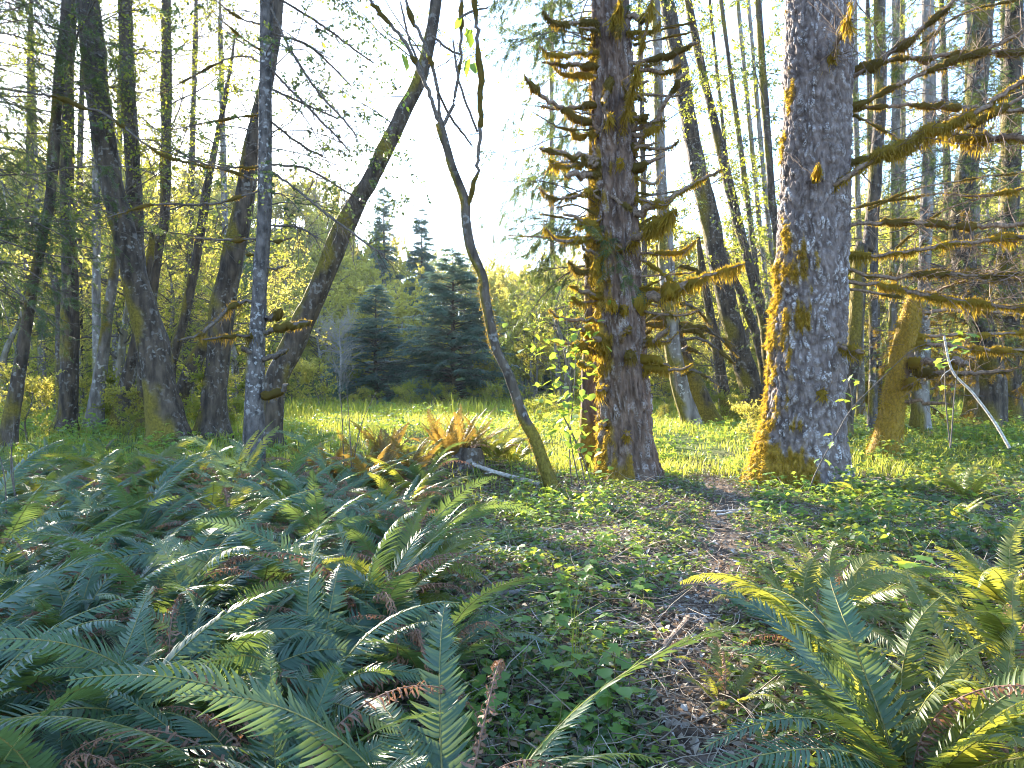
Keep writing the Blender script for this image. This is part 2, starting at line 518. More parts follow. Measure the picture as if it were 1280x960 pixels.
def trunk_obj(parent, path, mat, S=14, amp=0.15, freq=3.2, flare=0.5, fl_h=0.3, moss=0.4, moss_side=None, lobes=5, base_z=None, name='trunk', fur=0, fur_mat='mossdark', fur_len=0.03):
    pts, R = path[:, :3], path[:, 3]
    N = len(pts)
    T, u, v = frames(pts[None], (0.05, 1, 0.02))
    th = np.arange(S) * 2 * PI / S
    d = np.cos(th)[:, None] * u[0][:, None, :] + np.sin(th)[:, None] * v[0][:, None, :]
    z = pts[:, 2] - (pts[0, 2] + 0.25)
    ph = U(0, 6)
    fl = 1 + flare * np.exp(-np.clip(z, 0, 9) / fl_h)[:, None] * (1 + 0.35 * np.cos(lobes * th + ph)[None] + 0.2 * np.cos(3 * th + 2 * ph)[None])
    X = pts[:, None, :] + d * R[:, None, None]
    q = X * freq * np.array([1, 1, 0.35]) + ph * 5
    rr = R[:, None] * (fl + amp * fbm(q, 3) + 0.6 * amp * fbm(q * 0.3 + 9, 2))
    sd = np.array(moss_side if moss_side is not None else (-0.8, 0.3, 0.2))
    ms = d @ norm(sd) * 0.45 + 0.75 * fbm(X * A(2.3, 2.3, 1.3) + ph, 3) + (moss - 0.75) + 0.5 * np.exp(-np.clip(z, 0, 9) / 1.2)[:, None] * min(1, moss * 2)
    ms = sstep(-0.08, 0.14, ms)
    rr = rr + ms * 0.012
    V = pts[:, None, :] + d * rr[..., None]
    base = np.array(parent.location)
    parts = [(V.reshape(-1, 3) - base, grid_faces(1, N, S), None, 0)]
    o = link(name, make_mesh(name, parts, mat, True, {'moss': ms.ravel()}), parent)
    if fur:
        idx = np.flatnonzero((ms.ravel() > 0.5) & (V.reshape(-1, 3)[:, 2] < CAMH + 0.75 * pts[:, 1].mean()))
        if len(idx):
            k = rng.choice(idx, fur)
            dn = d.reshape(-1, 3)[k]
            pos = V.reshape(-1, 3)[k] + rng.normal(0, 0.02, (fur, 3)) - dn * 0.012 - base
            dirs = norm(dn * U(0.3, 1.2, (fur, 1)) + A(0, 0, -1) * U(0.1, 1.2, (fur, 1)) + rng.normal(0, 0.3, (fur, 3)))
            s = strand_mesh(pos, dirs, U(0.5, 1.6, fur) * fur_len, U(0.1, 0.2, fur) * fur_len)
            link('moss', make_mesh('moss', [(*s, 0)], M[fur_mat], False), o)
    return o, V, d, ms

def lace(path, zlo, zhi, n1, l1, n2, l2, n3, l3, nleaf, lsize, up=0.35, g1=0.0, g2=0.0, r1=0.02, tmpl='leaf', leaf_down=0.2, az=None, flat=0.0):
    """limbs, twigs and leaves growing from a trunk path; returns mesh parts (wood slot 0, leaves slot 1)"""
    sel = np.flatnonzero((path[:, 2] > zlo) & (path[:, 2] < zhi))
    k = rng.choice(sel, n1)
    a = U(0, 2 * PI, n1) if az is None else rng.normal(az[0], az[1], n1)
    t1 = norm(np.stack([np.cos(a), np.sin(a), up + rng.normal(0, 0.25, n1)], -1))
    L1 = l1 * U(0.5, 1.25, n1)
    P1 = grow(path[k, :3], t1, L1, 9, 0.13, g1)
    parts = []
    R1 = np.linspace(1, 0.25, 9)[None] * (np.minimum(r1, path[k, 3] * 0.5) * U(0.6, 1.2, n1))[:, None]
    V, Fc = tubes(P1, R1, 4); parts.append((V, Fc, None, 0))
    def sub(Pp, n, l, N, g, r, S=3, lo=2, spread=0.75):
        b = rng.integers(0, len(Pp), n); i = rng.integers(lo, Pp.shape[1] - 1, n)
        dv = norm(Pp[b, i + 1] - Pp[b, i])
        rv = rng.normal(0, 1, (n, 3)); rv[:, 2] *= (1 - flat)
        Q = grow(Pp[b, i], dv + spread * norm(rv), l * U(0.4, 1.25, n), N, 0.14, g)
        V, Fc = tubes(Q, np.linspace(1, 0.35, N)[None] * np.full((n, 1), r), S); parts.append((V, Fc, None, 0))
        return Q
    P2 = sub(P1, n2, l2, 5, g2, r1 * 0.32)
    P3 = sub(P2, n3, l3, 3, g2, r1 * 0.16, 3, 1) if n3 else P2
    if nleaf:
        src = P3 if n3 else P2
        b = rng.integers(0, len(src), nleaf); i = rng.integers(0 if src.shape[1] < 4 else 1, src.shape[1] - 1, nleaf)
        f = U(0, 1, (nleaf, 1))
        pos = src[b, i] * (1 - f) + src[b, i + 1] * f
        tn = norm(src[b, i + 1] - src[b, i])
        fw = tn * 0.6 + rng.normal(0, 0.6, (nleaf, 3)) - A(0, 0, leaf_down)
        tv, tf = {'leaf': (LEAF_V, LEAF_F), 'dia': (DIA_V, DIA_F), 'sprig': (SPF_V, SPF_F)}[tmpl]
        parts.append((*scatter(tv, tf, pos, rot_to(fw, rng.normal(0, 0.9 if tmpl != 'sprig' else 0.4, nleaf)), lsize * U(0.6, 1.3, nleaf)), 1))
    return parts

def shift(parts, base):
    return [(V - base, Fc, r, m) for V, Fc, r, m in parts]

def branch(parent, rows, d0, d1, moss=1.0, strand=0.08, wood='brownwood', mossm='moss', twigs=0, name='branch', n_str=260, sleeve=0.8, hang=0.8, tl=(.2, .75)):
    """side branch along photograph rows (px, py, width px), depth going from d0 to d1; moss sleeve and fibres as its sub-part"""
    base = np.array(parent.matrix_basis.translation)
    m = len(rows); q = []
    for i, (px, py, w) in enumerate(rows):
        d = d0 + (d1 - d0) * i / (m - 1)
        q.append((*P(px, py, d), w * 0.5 * d / F))
    L = np.linalg.norm(np.array(q[-1])[:3] - np.array(q[0])[:3])
    N = max(10, int(L * 14))
    pa = spline(q, N)
    pa[1:-1, :3] += 0.25 * pa[1:-1, 3:4] * rng.normal(0, 1, (N - 2, 3))
    pa[1:, :3] += 0.012 * L * np.stack([vnoise(np.stack([pa[1:, 0] * 2.3 + 5 * k + q[0][2], pa[1:, 1], pa[1:, 2] * 2.0], -1)) for k in range(3)], -1) * np.linspace(0, 1, N - 1)[:, None]
    pts, R = pa[:, :3] - base, np.maximum(pa[:, 3], 0.004)
    R = R * (1 - 0.0 * R)
    Rw = R * (0.62 if moss > 0 else 1.0); Rw[-1] *= 0.3
    V, Fc = tubes(pts, Rw, 7)
    parts = [(V, Fc, None, 0)]
    if twigs:
        k = rng.integers(int(N * 0.25), N - 1, twigs)
        dv = norm(pts[np.minimum(k + 1, N - 1)] - pts[k - 1])
        Q = grow(pts[k], dv * 0.7 + rng.normal(0, 0.6, (twigs, 3)), U(*tl, twigs), 7, 0.16, -0.03)
        V2, F2 = tubes(Q, np.linspace(0.008, 0.003, 7)[None].repeat(twigs, 0), 3)
        parts.append((V2, F2, None, 0))
        b3 = rng.integers(0, twigs, twigs * 3); i3 = rng.integers(1, 6, twigs * 3)
        Q3 = grow(Q[b3, i3], norm(Q[b3, i3] - Q[b3, i3 - 1]) + rng.normal(0, .6, (twigs * 3, 3)), U(.08, .35, twigs * 3), 5, .15, -.04)
        V2, F2 = tubes(Q3, np.linspace(.004, .002, 5)[None].repeat(twigs * 3, 0), 3)
        parts.append((V2, F2, None, 0))
    o = link(name, make_mesh(name, parts, M[wood]), parent)
    if moss > 0:
        S = 8
        T, u, v = frames(pts[None], (0.13, 0.2, 1))
        th = np.arange(S) * 2 * PI / S
        dr = np.cos(th)[:, None] * u[0][:, None] + np.sin(th)[:, None] * v[0][:, None]
        X = pts[:, None] + dr * R[:, None, None]
        tp = np.interp(np.linspace(0, 1, N), (0, 0.85, 1), (1, 1, 0.35))[:, None]
        lump = 1 + 0.45 * fbm((X + base) * 7, 2) - 0.35 * np.clip(dr[..., 2], -1, 0)
        ck = np.clip(0.62 + 1.25 * vnoise(np.stack([np.arange(N) * 0.33 + q[0][0] * 7, 0 * R + q[0][2] * 5, 0 * R], -1)), 0.32, 1.35)
        rr = np.maximum(R[:, None] * sleeve * lump * tp * ck[:, None], 0.002)
        Vs = (pts[:, None] + dr * rr[..., None]).reshape(-1, 3)
        parts = [(Vs, grid_faces(1, N, S), vnoise(Vs * 19) * 0.5 + 0.5, 0)]
        n = int(n_str * 1.1 * max(L, 0.25) * moss)
        b = rng.integers(0, N - 1, n); j = rng.integers(0, S, n); f = U(0, 1, (n, 1))
        b2 = np.minimum(b + 1, N - 1)
        pos = Vs.reshape(N, S, 3)[b, j] * (1 - f) + Vs.reshape(N, S, 3)[b2, j] * f
        dn = dr[b, j]
        low = dn[:, 2] < 0.25
        dirs = norm(np.where(low[:, None], A(0, 0, -1.2) + 0.3 * dn, 0.9 * dn + A(0, 0, 0.1)) + rng.normal(0, 0.25, (n, 3)))
        clump = np.clip(0.35 + 0.7 * ck[b] + 0.9 * vnoise((pos + base) * 6.5), 0.12, 1.9)
        ln = np.where(low, strand * clump * U(0.4, 1.3, n) * hang, (0.012 + strand * 0.25) * U(0.5, 1.3, n))
        parts.append((*strand_mesh(pos - dn * 0.004, dirs, ln, U(0.0045, 0.010, n)), 0))
        link('moss', make_mesh('moss', parts, M[mossm], True), o)
    return o

def tree(name, label, pts, d, mat, dd=0.0, ext=6, S=14, n=70, group=None, cat='tree', crown=None, leafmat='alder_leaf', moss=0.4, fur=0, **kw):
    b = pts[0]
    base = P(b[0], b[1], d); base[2] = hgt(base[0], base[1])
    t = thing(name, label, cat, base, group)
    path = resample_px(pts, d, n, dd, ext)
    tk = trunk_obj(t, path, M[mat], S, moss=moss, fur=fur, **kw)
    if crown:
        parts = lace(path, **crown)
        link('crown', make_mesh('crown', shift(parts, base), [M['twig'], M[leafmat]]), t)
    return t, path, tk

ALD = dict(zlo=4.6, zhi=14, n1=26, l1=2.8, n2=220, l2=1.3, n3=650, l3=0.65, nleaf=3400, lsize=0.07, up=0.4, g1=0.02, g2=-0.02, r1=0.022, tmpl='dia')
def ald(**k):
    c = dict(ALD); c.update(k); return c

# --- the alder stand at the left
tree('alder_tree', 'thin dark alder leaning outward at the edge of the alder stand', [(9, 560, 18), (16, 514, 17), (34, 405, 14), (53, 300, 12), (62, 250, 12), (72, 130, 12), (83, 0, 11)], 14, 'bark_dark', crown=ald(n1=12), fur=500)
tree('alder_tree', 'straight mossy alder with swollen foot beside a thin leaning one', [(80, 545, 24), (85, 500, 22), (88, 400, 19), (85, 280, 16), (84, 130, 15), (90, 0, 13)], 17, 'bark_dark', crown=ald(), fur=700)
tree('alder_tree', 'thick dark alder leaning strongly with mossy flared foot', [(211, 548, 44), (207, 520, 40), (194, 442, 34), (175, 374, 30), (156, 296, 28), (141, 234, 26), (128, 156, 26), (119, 78, 25), (109, 0, 24)], 15, 'bark_dark', crown=ald(n1=20), fur=1500, S=22, n=120, moss=0.45)
tree('alder_tree', 'upright alder rising just behind the thick leaning alder', [(186, 545, 24), (180, 430, 20), (172, 330, 18), (169, 265, 18), (164, 187, 18), (160, 94, 17), (156, 0, 16)], 17, 'bark_dark', crown=ald(n1=20), fur=500)
tree('alder_tree', 'slender alder bending behind the thick leaning trunk at its foot', [(178, 535, 17), (183, 430, 15), (191, 361, 14), (200, 296, 13), (205, 281, 12), (208, 187, 12), (208, 94, 11), (208, 0, 10)], 19, 'bark_dark', crown=ald())
tree('alder_tree', 'short crooked alder with mossy stem between the thick trunks', [(214, 520, 14), (215, 455, 12), (231, 396, 12), (250, 296, 11), (258, 240, 9), (268, 190, 7), (282, 120, 5)], 20, 'bark_dark', ext=2, crown=ald(zlo=5, n1=20, nleaf=3400, l1=2))
tree('alder_tree', 'pale thin alder pole behind the leaning dark stems', [(122, 530, 12), (122, 450, 11), (120, 374, 10), (121, 280, 10), (119, 150, 9), (118, 0, 8)], 22, 'bark_pale', crown=ald(n1=10))
tree('alder_tree', 'leaning pale alder with mossy foot and broken top', [(116, 540, 19), (123, 483, 15), (134, 405, 12), (144, 327, 10), (150, 270, 7)], 18, 'bark_pale', ext=0.8, moss=0.55, fur=500)
tree('alder_tree', 'short mossy stem leaning against the thick dark alder', [(147, 540, 19), (158, 480, 17), (168, 440, 15), (176, 390, 12), (186, 330, 9)], 18, 'bark_dark', ext=1, moss=0.6, fur=500)
tree('alder_tree', 'thin mossy stem in the shade of the thick leaning alder', [(160, 540, 12), (175, 480, 11), (181, 440, 9)], 20, 'bark_dark', ext=1.5, moss=0.6)
tree('alder_tree', 'dead twisted thin stem beside the swollen-footed alder', [(78, 520, 9), (74, 452, 10), (73, 400, 8), (70, 358, 8), (60, 325, 5), (52, 300, 4)], 22, 'bark_dark', ext=0.5, moss=0.5)
tree('alder_tree', 'thick dark alder curving up behind the slim conifer', [(266, 535, 34), (268, 510, 31), (275, 436, 29), (281, 374, 28), (300, 281, 25), (312, 205, 22), (325, 140, 20), (342, 60, 15), (348, 0, 14)], 16, 'bark_dark', crown=ald(), fur=1200, S=20, n=110, moss=0.5)
tree('alder_tree', 'mossy leaning stem propped behind the curving dark alder', [(222, 508, 20), (232, 480, 19), (245, 450, 18), (259, 424, 16), (280, 370, 12), (300, 300, 8)], 20, 'bark_dark', ext=1, moss=0.65, fur=500)
tree('alder_tree', 'long alder trunk slanting steeply up out of the meadow edge', [(338, 515, 29), (345, 475, 27), (390, 380, 25), (428, 290, 24), (470, 210, 21), (500, 150, 19), (520, 110, 17), (535, 60, 15), (545, 0, 14)], 15, 'bark_dark', ext=5, crown=ald(zlo=7.2, n1=10, n2=80, n3=200, nleaf=900), fur=1000, S=20, n=110, moss=0.5)
for i, (bx, by, tx, w, d) in enumerate([(28, 520, 38, 9, 27), (55, 515, 40, 8, 29), (100, 515, 104, 8, 30), (145, 515, 152, 8, 31), (232, 512, 244, 8, 30), (292, 510, 276, 8, 32), (4, 520, -14, 12, 21), (198, 514, 230, 7, 33)][:6]):
    tree('young_alder', 'thin straight alder pole far back in the alder stand', [(bx, by, w * 1.2), ((bx + tx) / 2 + U(-4, 4), 300, w), (tx, 60, w * 0.7)], d, 'bark_pale' if i % 2 else 'bark_dark', ext=3, S=9, n=36, group='thin poles deep in the alder stand', crown=ald(zlo=4.6, zhi=20, n1=20, n2=120, n3=280, nleaf=2600, lsize=0.10))

# --- slim conifer with pale-flecked bark
t, slim_path, _ = tree('hemlock_tree', 'slim hemlock with white-flecked bark and mossy stub branches', [(316, 592, 27), (318, 540, 24), (320, 440, 20), (325, 350, 18), (330, 280, 17), (332, 140, 16), (333, 0, 15)], 11.5, 'bark_slim', ext=6, S=18, n=130, moss=0.25, fur=500, fl_h=0.5, flare=0.25)
for rows, dz, ms, st in [
    ([(326, 375, 6), (295, 380, 7), (275, 395, 8), (255, 415, 7), (222, 425, 3)], -0.6, 1.2, 0.13), ([(322, 420, 6), (290, 420, 6), (252, 424, 4)], -0.9, 1.2, 0.14),
    ([(330, 400, 14), (345, 395, 12), (352, 386, 6)], -0.2, 0.8, 0.05), ([(330, 415, 10), (360, 408, 13), (388, 403, 10)], -0.5, 1.3, 0.07),
    ([(328, 450, 10), (348, 444, 12), (360, 437, 7)], -0.5, 1.0, 0.05), ([(326, 495, 14), (345, 492, 12), (361, 480, 9)], -0.4, 1.0, 0.05),
    ([(326, 299, 5), (280, 300, 5), (240, 297, 3)], 0.3, 0.3, 0.04), ([(330, 302, 3), (352, 301, 4), (366, 296, 3)], 0.2, 0.6, 0.04),
    ([(330, 334, 4), (345, 336, 5), (358, 332, 4)], -0.2, 1, 0.05), ([(322, 445, 12), (306, 438, 11), (302, 432, 6)], -0.3, 1.0, 0.06), ([(322, 318, 4), (306, 318, 3)], 0, 0.8, 0.03)]:
    branch(t, rows, 11.5, 11.5 + dz, ms, st, 'twig', 'mossdark', twigs=3 if len(rows) > 3 else 0)
for rows, dz in [([(330, 228, 5), (280, 212, 4), (205, 195, 4), (140, 150, 5), (60, 118, 5), (0, 112, 3)], 1.2), ([(330, 142, 3), (290, 148, 3), (205, 162, 2)], 0.4), ([(330, 208, 4), (270, 208, 3), (190, 185, 2)], -1.0),
                 ([(330, 235, 4), (305, 245, 4), (262, 255, 5), (200, 255, 4), (130, 270, 3)], -1.2), ([(332, 80, 3), (290, 72, 3), (195, 118, 2)], 0.9), ([(333, 32, 4), (300, 22, 3), (255, -10, 2)], 0.6), ([(332, 66, 4), (300, 45, 3), (262, 12, 2)], -0.8)]:
    branch(t, rows, 11.5, 11.5 + dz, 0.6, 0.05, 'twig', 'mossdark', twigs=9)
for rows, dz in [([(336, 5, 3), (372, 78, 3), (415, 135, 3), (448, 172, 2)], -.8), ([(336, 84, 3), (395, 145, 3), (438, 190, 2)], -.5), ([(336, 150, 3), (372, 178, 3), (408, 198, 2)], .3), ([(336, 212, 4), (375, 240, 3), (430, 285, 3), (480, 318, 2)], -1.0),
                 ([(336, 205, 3), (385, 212, 3), (446, 246, 2)], .6), ([(336, 282, 3), (372, 284, 3), (398, 298, 2)], -.3), ([(336, 40, 3), (390, 60, 3), (440, 110, 2)], .8), ([(336, 110, 3), (380, 130, 3), (425, 150, 2)], 1.0), ([(336, -10, 3), (400, 30, 3), (470, 80, 2)], .5)]:
    branch(t, rows, 11.5, 11.5 + dz, 0.0, 0.05, 'twig', 'mossdark', twigs=22, tl=(.2, .8))
slim = t
parts = lace(slim_path, 4.4, 11, 44, 2.5, 480, 0.75, 700, 0.35, 6500, 0.06, up=0.15, g1=-0.10, g2=-0.06, r1=0.011, tmpl='dia', az=(-0.2, 0.7), flat=0.3)
link('crown', make_mesh('crown', shift(parts, np.array(t.location)), [M['twig'], M['needle']]), t)
parts = lace(slim_path, 5.6, 11, 22, 2.2, 260, 0.6, 300, 0.35, 3600, 0.06, up=0.1, g1=-0.06, g2=-0.05, r1=0.01, tmpl='dia', az=(PI, 0.6), flat=0.3)
link('crown', make_mesh('crown', shift(parts, np.array(t.location)), [M['twig'], M['needle']]), t)

# --- slender curved tree in the opening
t, spath, _ = tree('maple_sapling', 'slender bent mossy tree forking high above the clearing', [(692, 617, 17), (683, 590, 15), (668, 548, 14), (654, 520, 13), (637, 472, 13), (622, 440, 13), (613, 405, 12), (606, 370, 12), (603, 345, 11), (589, 310, 12), (583, 275, 11), (581, 250, 11), (567, 212, 9), (560, 190, 9), (550, 155, 9)], 10, 'bark_dark', ext=0, S=16, n=140, moss=0.5, fur=2600, fur_len=0.035, flare=0.25, fl_h=0.15, amp=0.12)
for rows, dz in [([(551, 158, 10), (540, 130, 8), (525, 90, 8), (500, 45, 7), (460, -5, 6), (430, -60, 4)], -0.3), ([(551, 156, 9), (548, 125, 7), (540, 80, 7), (518, 25, 6), (505, -10, 5), (500, -60, 4)], 0.3), ([(552, 158, 8), (563, 140, 7), (569, 115, 6), (575, 70, 6), (578, 0, 6), (576, -60, 4)], 0.2),
                 ([(584, 258, 10), (590, 240, 7), (597, 205, 7), (600, 150, 8), (598, 60, 8), (592, -5, 7), (585, -80, 5)], -0.4), ([(597, 165, 3), (585, 135, 3), (572, 95, 3), (566, 45, 2)], -0.2), ([(530, 95, 3), (512, 50, 3), (500, 0, 2)], 0.4), ([(545, 110, 3), (566, 150, 3), (593, 185, 2)], 0.6), ([(540, 45, 3), (562, 62, 3), (580, 70, 2)], 0.2),
                 ([(572, 25, 3), (590, 14, 3), (612, 10, 2)], 0.1)]:
    branch(t, rows, 10, 10 + dz, 0.25 if rows[0][2] > 5 else 0.0, 0.03, 'twig', 'mossdark', twigs=2)
LEAFM = make_mesh('leaf', [(LEAF_V * A(1, 1.3, 1), LEAF_F, None, 0)], M['seedling'])
BIGL_V = A((0, 0, 0), (0.1, 0.32, 0.03), (0.36, 0.22, 0.05), (0.5, 0.48, 0.0), (0.66, 0.2, 0.02), (1, 0, -0.12), (0.66, -0.2, 0.02), (0.5, -0.48, 0.0), (0.36, -0.22, 0.05), (0.1, -0.32, 0.03), (0.4, 0, 0))
BIGL_F = np.array([(i, 10, (i + 1) % 10) for i in range(10)])
MAPLE = make_mesh('leaf', [(BIGL_V, BIGL_F, None, 0)], M['seedling'])
def put_leaves(parent, pts, size, mesh, down=0.7):
    base = np.array(parent.location)
    for p in pts:
        link('leaf', mesh, parent, tuple(p - base), (U(-0.6, 0.6), down * U(0.3, 1.5), U(0, 6.28)), size * U(0.7, 1.25))
put_leaves(t, [P(x, y, 10) for x, y in ((500, 58), (497, 50), (578, 22), (583, 34), (592, 40), (588, 72), (594, 78), (503, 66))], 0.24, LEAFM, 1.0)
put_leaves(t, [P(x + U(-9, 9), y + U(-16, 16), 10 + U(-.2, .2)) for x, y in ((512, 130),) * 9], 0.07, LEAFM, 1.0)

# --- the old snag tree with mossy stubs in the middle, and its twin behind
def big_trunk(t, path, mat, S, cells, zk, depth, moss_fn, flare, fl_h, lobes, fur, fur_mat='moss', ridge=0.03):
    pts, R = path[:, :3], path[:, 3]
    N = len(pts)
    T, u, v = frames(pts[None], (0.05, 1, 0.02))
    th = np.arange(S) * 2 * PI / S
    d = np.cos(th)[:, None] * u[0][:, None, :] + np.sin(th)[:, None] * v[0][:, None, :]
    z = pts[:, 2] - (pts[0, 2] + 0.25)
    zz = np.repeat(z[:, None], S, 1)
    ph = U(0, 6)
    wv = fbm(np.stack([np.cos(th)[None] * 3 + 0 * zz, np.sin(th)[None] * 3 + 0 * zz, zz * 2.5], -1), 4)
    uu = (th / (2 * PI) * cells)[None] + 0.8 * wv
    f1, f2, cid = worley(uu, zz * zk + 0.7 * np.roll(wv, S // 3, 1), cells)
    crack = sstep(0.0, 0.45, f2 - f1 + 0.16 * fbm(np.stack([np.cos(th)[None] * 14 + 0 * zz, np.sin(th)[None] * 14 + 0 * zz, zz * 9], -1), 2))
    ea = np.exp(-np.clip(z, 0, 9) / fl_h)[:, None]
    fl = 1 + flare * ea * (1 + 0.32 * np.cos(lobes * th + ph)[None] + 0.22 * np.cos(3 * th + 1.7)[None])
    X = pts[:, None, :] + d * R[:, None, None]
    rr = R[:, None] * (fl + 0.05 * fbm(X * 1.8, 3)) + depth * (crack * (0.6 + 0.6 * cid) - 0.6) + depth * 0.35 * fbm(X * 22, 2)
    if ridge:
        rr = rr + ridge * np.abs(fbm(np.stack([np.cos(th)[None] * 5 + 0 * zz, np.sin(th)[None] * 5 + 0 * zz, zz * 0.7], -1), 3))
    ms = sstep(-0.05, 0.2, moss_fn(X, d, z[:, None]))
    rr = rr + ms * (0.02 + 0.02 * fbm(X * 14, 2))
    V = (pts[:, None, :] + d * rr[..., None]).reshape(-1, 3)
    base = np.array(t.location)
    o = link('trunk', make_mesh('trunk', [(V - base, grid_faces(1, N, S), None, 0)], mat, True, {'moss': ms.ravel(), 'ridge': (crack * (0.3 + 0.7 * cid)).ravel()}), t)
    vis = (V[:, 2] < 9) & (d.reshape(-1, 3)[:, 1] < 0.35)
    idx = np.flatnonzero((ms.ravel() > 0.45) & vis)
    k = rng.choice(idx, fur)
    dn = d.reshape(-1, 3)[k]
    pos = V[k] + rng.normal(0, 0.012, (fur, 3)) - dn * 0.008 - base
    dirs = norm(dn * U(0.3, 1.0, (fur, 1)) + A(0, 0, -1) * U(0.2, 1.3, (fur, 1)) + rng.normal(0, 0.3, (fur, 3)))
    s = strand_mesh(pos, dirs, U(0.02, 0.075, fur), U(0.003, 0.007, fur))
    link('moss', make_mesh('moss', [(*s, 0)], M[fur_mat], False), o)
    return o

def snag_path(pts, d, n, ext):
    return resample_px(pts, d, n, 0.0, ext, None, 0.6)
cpts = [(786, 598, 60), (780, 500, 58), (775, 400, 56), (770, 300, 54), (768, 200, 50), (765, 100, 46), (762, 0, 43)]
base = P(786, 598, 11.5); base[2] = hgt(base[0], base[1])
snag = thing('spruce_tree', 'old spruce bristling with short moss-draped stub branches', 'tree', base)
cp = snag_path(cpts, 11.5, 330, 3)
def snag_moss(X, d, z):
    return 0.5 * (d @ norm(A(-1, 0.1, 0.1))) + 0.6 * fbm(X * A(2.2, 2.2, 0.9) + 3, 3) + 0.34 * fbm(X * A(11, 11, 2.5), 3) - 0.3 - 0.02 * z
big_trunk(snag, cp, M['bark_old'], 150, 24, 3.0, 0.045, snag_moss, 0.32, 0.4, 6, 12000, 'moss', 0.05)
D = 11.3
SN = [
    ([(750, 83, 9), (715, 82, 9), (678, 78, 5)], -.3, .9, .07), ([(752, 163, 12), (725, 150, 10), (705, 138, 10), (680, 122, 9), (664, 104, 9), (656, 94, 6)], -.6, .9, .07), ([(748, 198, 11), (710, 192, 11), (674, 185, 6)], -.4, .9, .07),
    ([(748, 217, 12), (725, 217, 14), (706, 219, 9)], -.5, .9, .07), ([(757, 300, 15), (735, 280, 13), (720, 272, 8), (703, 267, 4)], -.6, 1.2, .1), ([(748, 299, 4), (700, 297, 4), (633, 295, 2)], .5, .4, .03),
    ([(785, 80, 8), (815, 74, 9), (845, 64, 9), (874, 55, 8)], -.5, 1, .08), ([(790, 187, 15), (805, 168, 13), (825, 140, 10), (842, 112, 9), (860, 88, 7)], -.5, 1, .09), ([(787, 162, 11), (800, 150, 9), (811, 142, 5)], -.3, 1, .05),
    ([(773, 178, 11), (782, 140, 11), (791, 108, 7), (806, 45, 6), (816, -8, 5)], -1.3, 2.0, .22), ([(792, 268, 18), (815, 258, 15), (842, 246, 11), (875, 226, 8), (902, 211, 5)], -.9, 1.2, .12), ([(778, 312, 18), (800, 296, 16), (822, 280, 13), (845, 262, 7)], -1.2, 1.9, .2),
    ([(790, 212, 10), (812, 203, 9), (832, 195, 4)], -.4, .9, .06), ([(795, 380, 24), (820, 370, 24), (845, 362, 20), (868, 353, 13), (885, 345, 7), (930, 331, 3)], -.7, 2.0, .17), ([(798, 436, 11), (818, 425, 13), (836, 410, 10)], -.6, 1.5, .09),
    ([(798, 448, 8), (820, 450, 9), (838, 458, 4)], -.4, 1, .06), ([(796, 462, 6), (820, 460, 6), (842, 461, 3)], .3, 1, .05), ([(752, 371, 10), (730, 363, 9), (711, 358, 4)], -.4, 1, .06), ([(745, 420, 12), (730, 412, 11), (718, 407, 6)], -.5, 1.1, .07),
    ([(745, 441, 12), (728, 436, 12), (714, 430, 6)], -.5, 1.1, .07), ([(747, 456, 10), (730, 455, 10), (722, 454, 6)], -.4, 1.2, .07), ([(757, 435, 16), (748, 425, 15), (742, 423, 9)], -.6, 1.6, .16), ([(776, 432, 13), (778, 424, 12), (782, 416, 8)], -.5, 1.6, .14),
    ([(760, 487, 12), (752, 486, 10), (746, 488, 5)], -.5, 1.6, .2), ([(757, 532, 11), (750, 530, 10), (747, 534, 5)], -.5, 1.4, .15), ([(780, 546, 8), (783, 542, 9), (785, 545, 6)], -.45, 1.4, .18), ([(796, 318, 6), (820, 336, 5), (846, 354, 4)], -.6, .6, .05),
    ([(796, 362, 4), (825, 350, 3), (856, 328, 2)], -.8, .2, .03), ([(800, 345, 5), (840, 343, 4), (870, 340, 3)], .4, .8, .05), ([(750, 250, 8), (735, 238, 7), (728, 245, 4)], -.4, 1, .1), ([(755, 330, 9), (745, 318, 8), (747, 345, 6)], -.5, 1.6, .2),
    ([(765, 95, 10), (757, 120, 10), (757, 155, 8)], -.5, 1.5, .1), ([(775, 40, 9), (772, 20, 9), (776, -10, 7)], -.7, 1.8, .2), ([(760, 240, 6), (770, 250, 7), (790, 262, 5)], -.6, 1.2, .06)]
for rows, dz, ms, st in SN:
    branch(snag, rows, D, D + dz, ms, st, 'brownwood', 'moss' if rows[0][1] > 240 or st > .15 else 'mossdark', twigs=2 if len(rows) > 3 else 0, n_str=420)
for i in range(16):       # bare dead twigs sticking out all along the bole
    y = U(30, 470); s = rng.choice((-1, 1)); l = U(30, 85)
    x0 = 768 + s * 24
    branch(snag, [(x0, y, 4), (x0 + s * l * .5, y - U(-6, 16), 3), (x0 + s * l, y - U(-14, 26), 2)], D, D + U(-.9, .9), 0.25, 0.03, 'twig', 'mossdark', twigs=3)

for i in range(30):
    y = U(20, 460); sd_ = (-1, 1, 0)[i % 3]; l = U(14, 40); w = U(6, 12)
    xc = 764 + (y / 600) * 20; x0 = xc + sd_ * 19 + (U(-14, 14) if sd_ == 0 else 0)
    branch(snag, [(x0, y, w), (x0 + sd_ * l * .5 + U(-4, 4), y + U(-7, 3), w), (x0 + sd_ * l + U(-5, 5), y + U(-16, 6), w * .5)], D, D - (U(.1, .4) if sd_ else U(.5, .8)), U(.9, 1.7), U(.05, .16), 'brownwood', 'moss' if i % 2 else 'mossdark', n_str=420)

